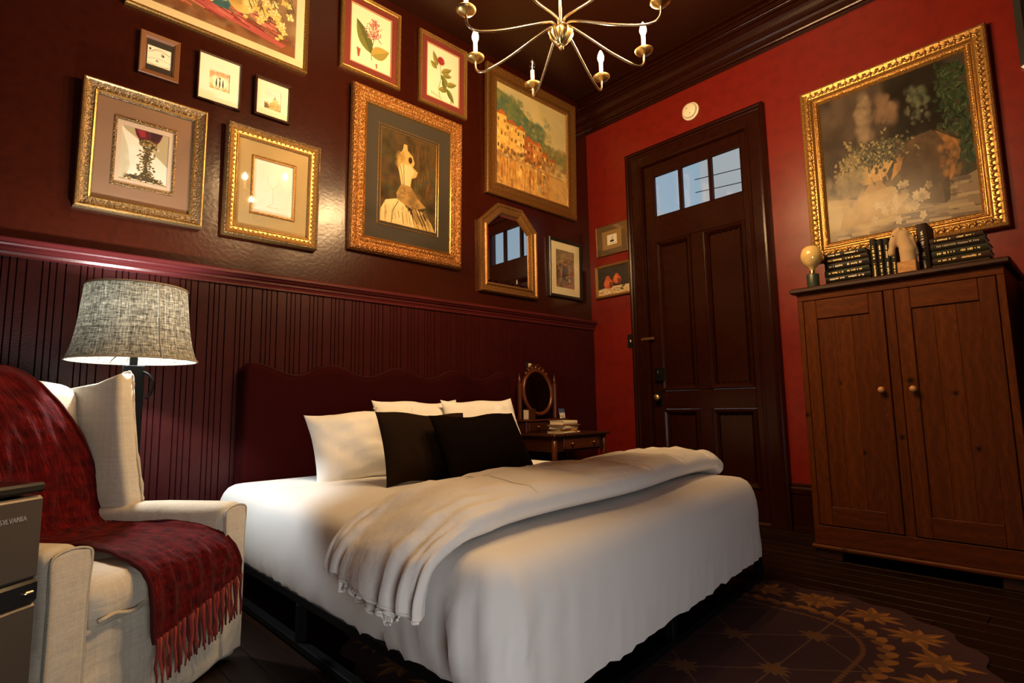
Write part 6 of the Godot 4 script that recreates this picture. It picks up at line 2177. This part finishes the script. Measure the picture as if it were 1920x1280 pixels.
	var lab2 := ["lowest book of the five-book stack beside the tall upright book", "second book up in the five-book stack", "greenish middle book of the five-book stack", "fourth book up in the five-book stack with bold gold title", "topmost book of the five-book stack under the painting frame"]
	for i in 5:
		var s = stack2[i]
		var b := book("book", lab2[i], s[2], 0.15, s[1], cols[s[3]], Vector3(X + 0.075, y, 2.722 + [0, 0.004, 0.002, -0.004, -0.008][i]), turn, "dark hardbacks on the armoire")
		spine_text(b, s[0], s[1], s[2], i == 0 or i == 3)
		y += s[1] + 0.0005

func spine_text(b: Node3D, text: String, thick: float, len: float, bold: bool, upright := false):
	# a readable title is set in type; a title too blurred to read is only a row of gold flecks
	var vol := b.get_node("volume")
	var zf := b_depth(b)
	var ink: Material = M.letter_cream if bold else M.letter_gold
	if text != "":
		var size := minf(thick * 0.45, len * 0.80 / maxf(text.length() * 0.75, 1.0))
		letters(vol, "title", text, size, ink, Vector3(0, thick / 2, zf), 0.0, bold)
	else:
		var st := tool()
		for run in [[-0.40, -0.08], [0.02, 0.34]]:
			var x: float = run[0] * len
			while x < run[1] * len:
				var w := rng.randf_range(0.002, 0.005)
				bbox(st, Vector3(x + w / 2, thick * (0.5 + rng.randf_range(-0.03, 0.03)), zf), Vector3(w, thick * rng.randf_range(0.16, 0.30), 0.0008), 0.0)
				x += w + (0.0016 if rng.randf() < 0.8 else 0.008)
		var o := put(vol, "blurred_lettering", done(st), ink)
		o.set_meta("kind", "stuff")
	for s in ([-0.44, -0.2, 0.2, 0.42] if upright else [-0.46, 0.44]):
		put(vol, "band", box_mesh(Vector3(0.004, thick * 0.86, 0.0008), 0.0), M.letter_gold, Vector3(s * len, thick / 2, zf - 0.0035))

func b_depth(b: Node3D) -> float:
	var p: MeshInstance3D = b.get_node("volume/spine")
	return p.mesh.get_aabb().end.z + 0.0006

# ------------------------------------------------------------------ small fittings
func build_small_fittings():
	var s := thing("smoke_detector", "round cream smoke detector on the red wall above the door", "smoke detector", Vector3(-0.0005, 3.163, 1.078))
	var b := put(s, "base_plate", lathe_mesh([[0.0, 0.0], [0.072, 0.0], [0.072, 0.010], [0.066, 0.014], [0.0, 0.014]], 32), M.white_plastic)
	b.rotation.z = PI / 2
	var c := put(s, "cover", lathe_mesh([[0.056, 0.0145], [0.060, 0.020], [0.058, 0.034], [0.050, 0.040], [0.0, 0.041]], 32), M.white_plastic)
	c.rotation.z = PI / 2
	for p in [Vector3(-0.0412, 0.02, -0.015), Vector3(-0.0412, -0.03, 0.012)]:
		put(c, "indicator", lathe_mesh([[0.0, 0.0], [0.004, 0.0], [0.003, 0.002], [0.0, 0.002]], 10), M.black_plastic, Vector3(p.y, 0.0405, p.z))
	var w := thing("light_switch", "black light switch plate on the red wall beside the door casing", "switch", Vector3(-0.0005, 1.377, 0.418))
	put(w, "plate", span_mesh(Vector3(-0.006, -0.058, -0.035), Vector3(0.0, 0.058, 0.035), 0.003), M.black_plastic)
	put(w, "toggle", span_mesh(Vector3(-0.016, -0.010, -0.005), Vector3(-0.0062, 0.010, 0.005), 0.002), M.ivory)
	var q := thing("wall_outlet", "dark outlet plate with two ivory sockets on the wainscot above the toilet mirror", "outlet", Vector3(-0.832, 1.134, 0.0205))
	put(q, "plate", span_mesh(Vector3(-0.036, -0.058, 0.0), Vector3(0.036, 0.058, 0.006), 0.003), M.black_plastic)
	for dy in [-0.027, 0.027]:
		put(q, "socket", slab_mesh(rect(0.032, 0.036), 0.004, 0.001), M.ivory, Vector3(0, dy, 0.0062))
	# a dark cabinet stands just past the armoire
	var k := thing("dark_cabinet", "dark cabinet standing just past the armoire against the red wall", "cabinet", Vector3(-0.045, 0, 2.99))
	put(k, "body", span_mesh(Vector3(-0.36, 0.0, 0.0), Vector3(0.0, 1.31, 0.7), 0.004), M.frame_black)
	put(k, "top", span_mesh(Vector3(-0.38, 1.3105, -0.015), Vector3(0.0, 1.335, 0.715), 0.005), M.frame_black)
	for z in [[0.02, 0.345], [0.355, 0.68]]:
		var dr := put(k, "door", span_mesh(Vector3(-0.375, 0.06, z[0]), Vector3(-0.3605, 1.27, z[1]), 0.003), M.frame_black)
		put(dr, "knob", lathe_mesh([[0.0, -0.012], [0.010, -0.006], [0.012, 0.0], [0.010, 0.006], [0.0, 0.012]], 12), M.dull_brass, Vector3(-0.387, 0.75, 0.32 if z[0] < 0.1 else 0.38))
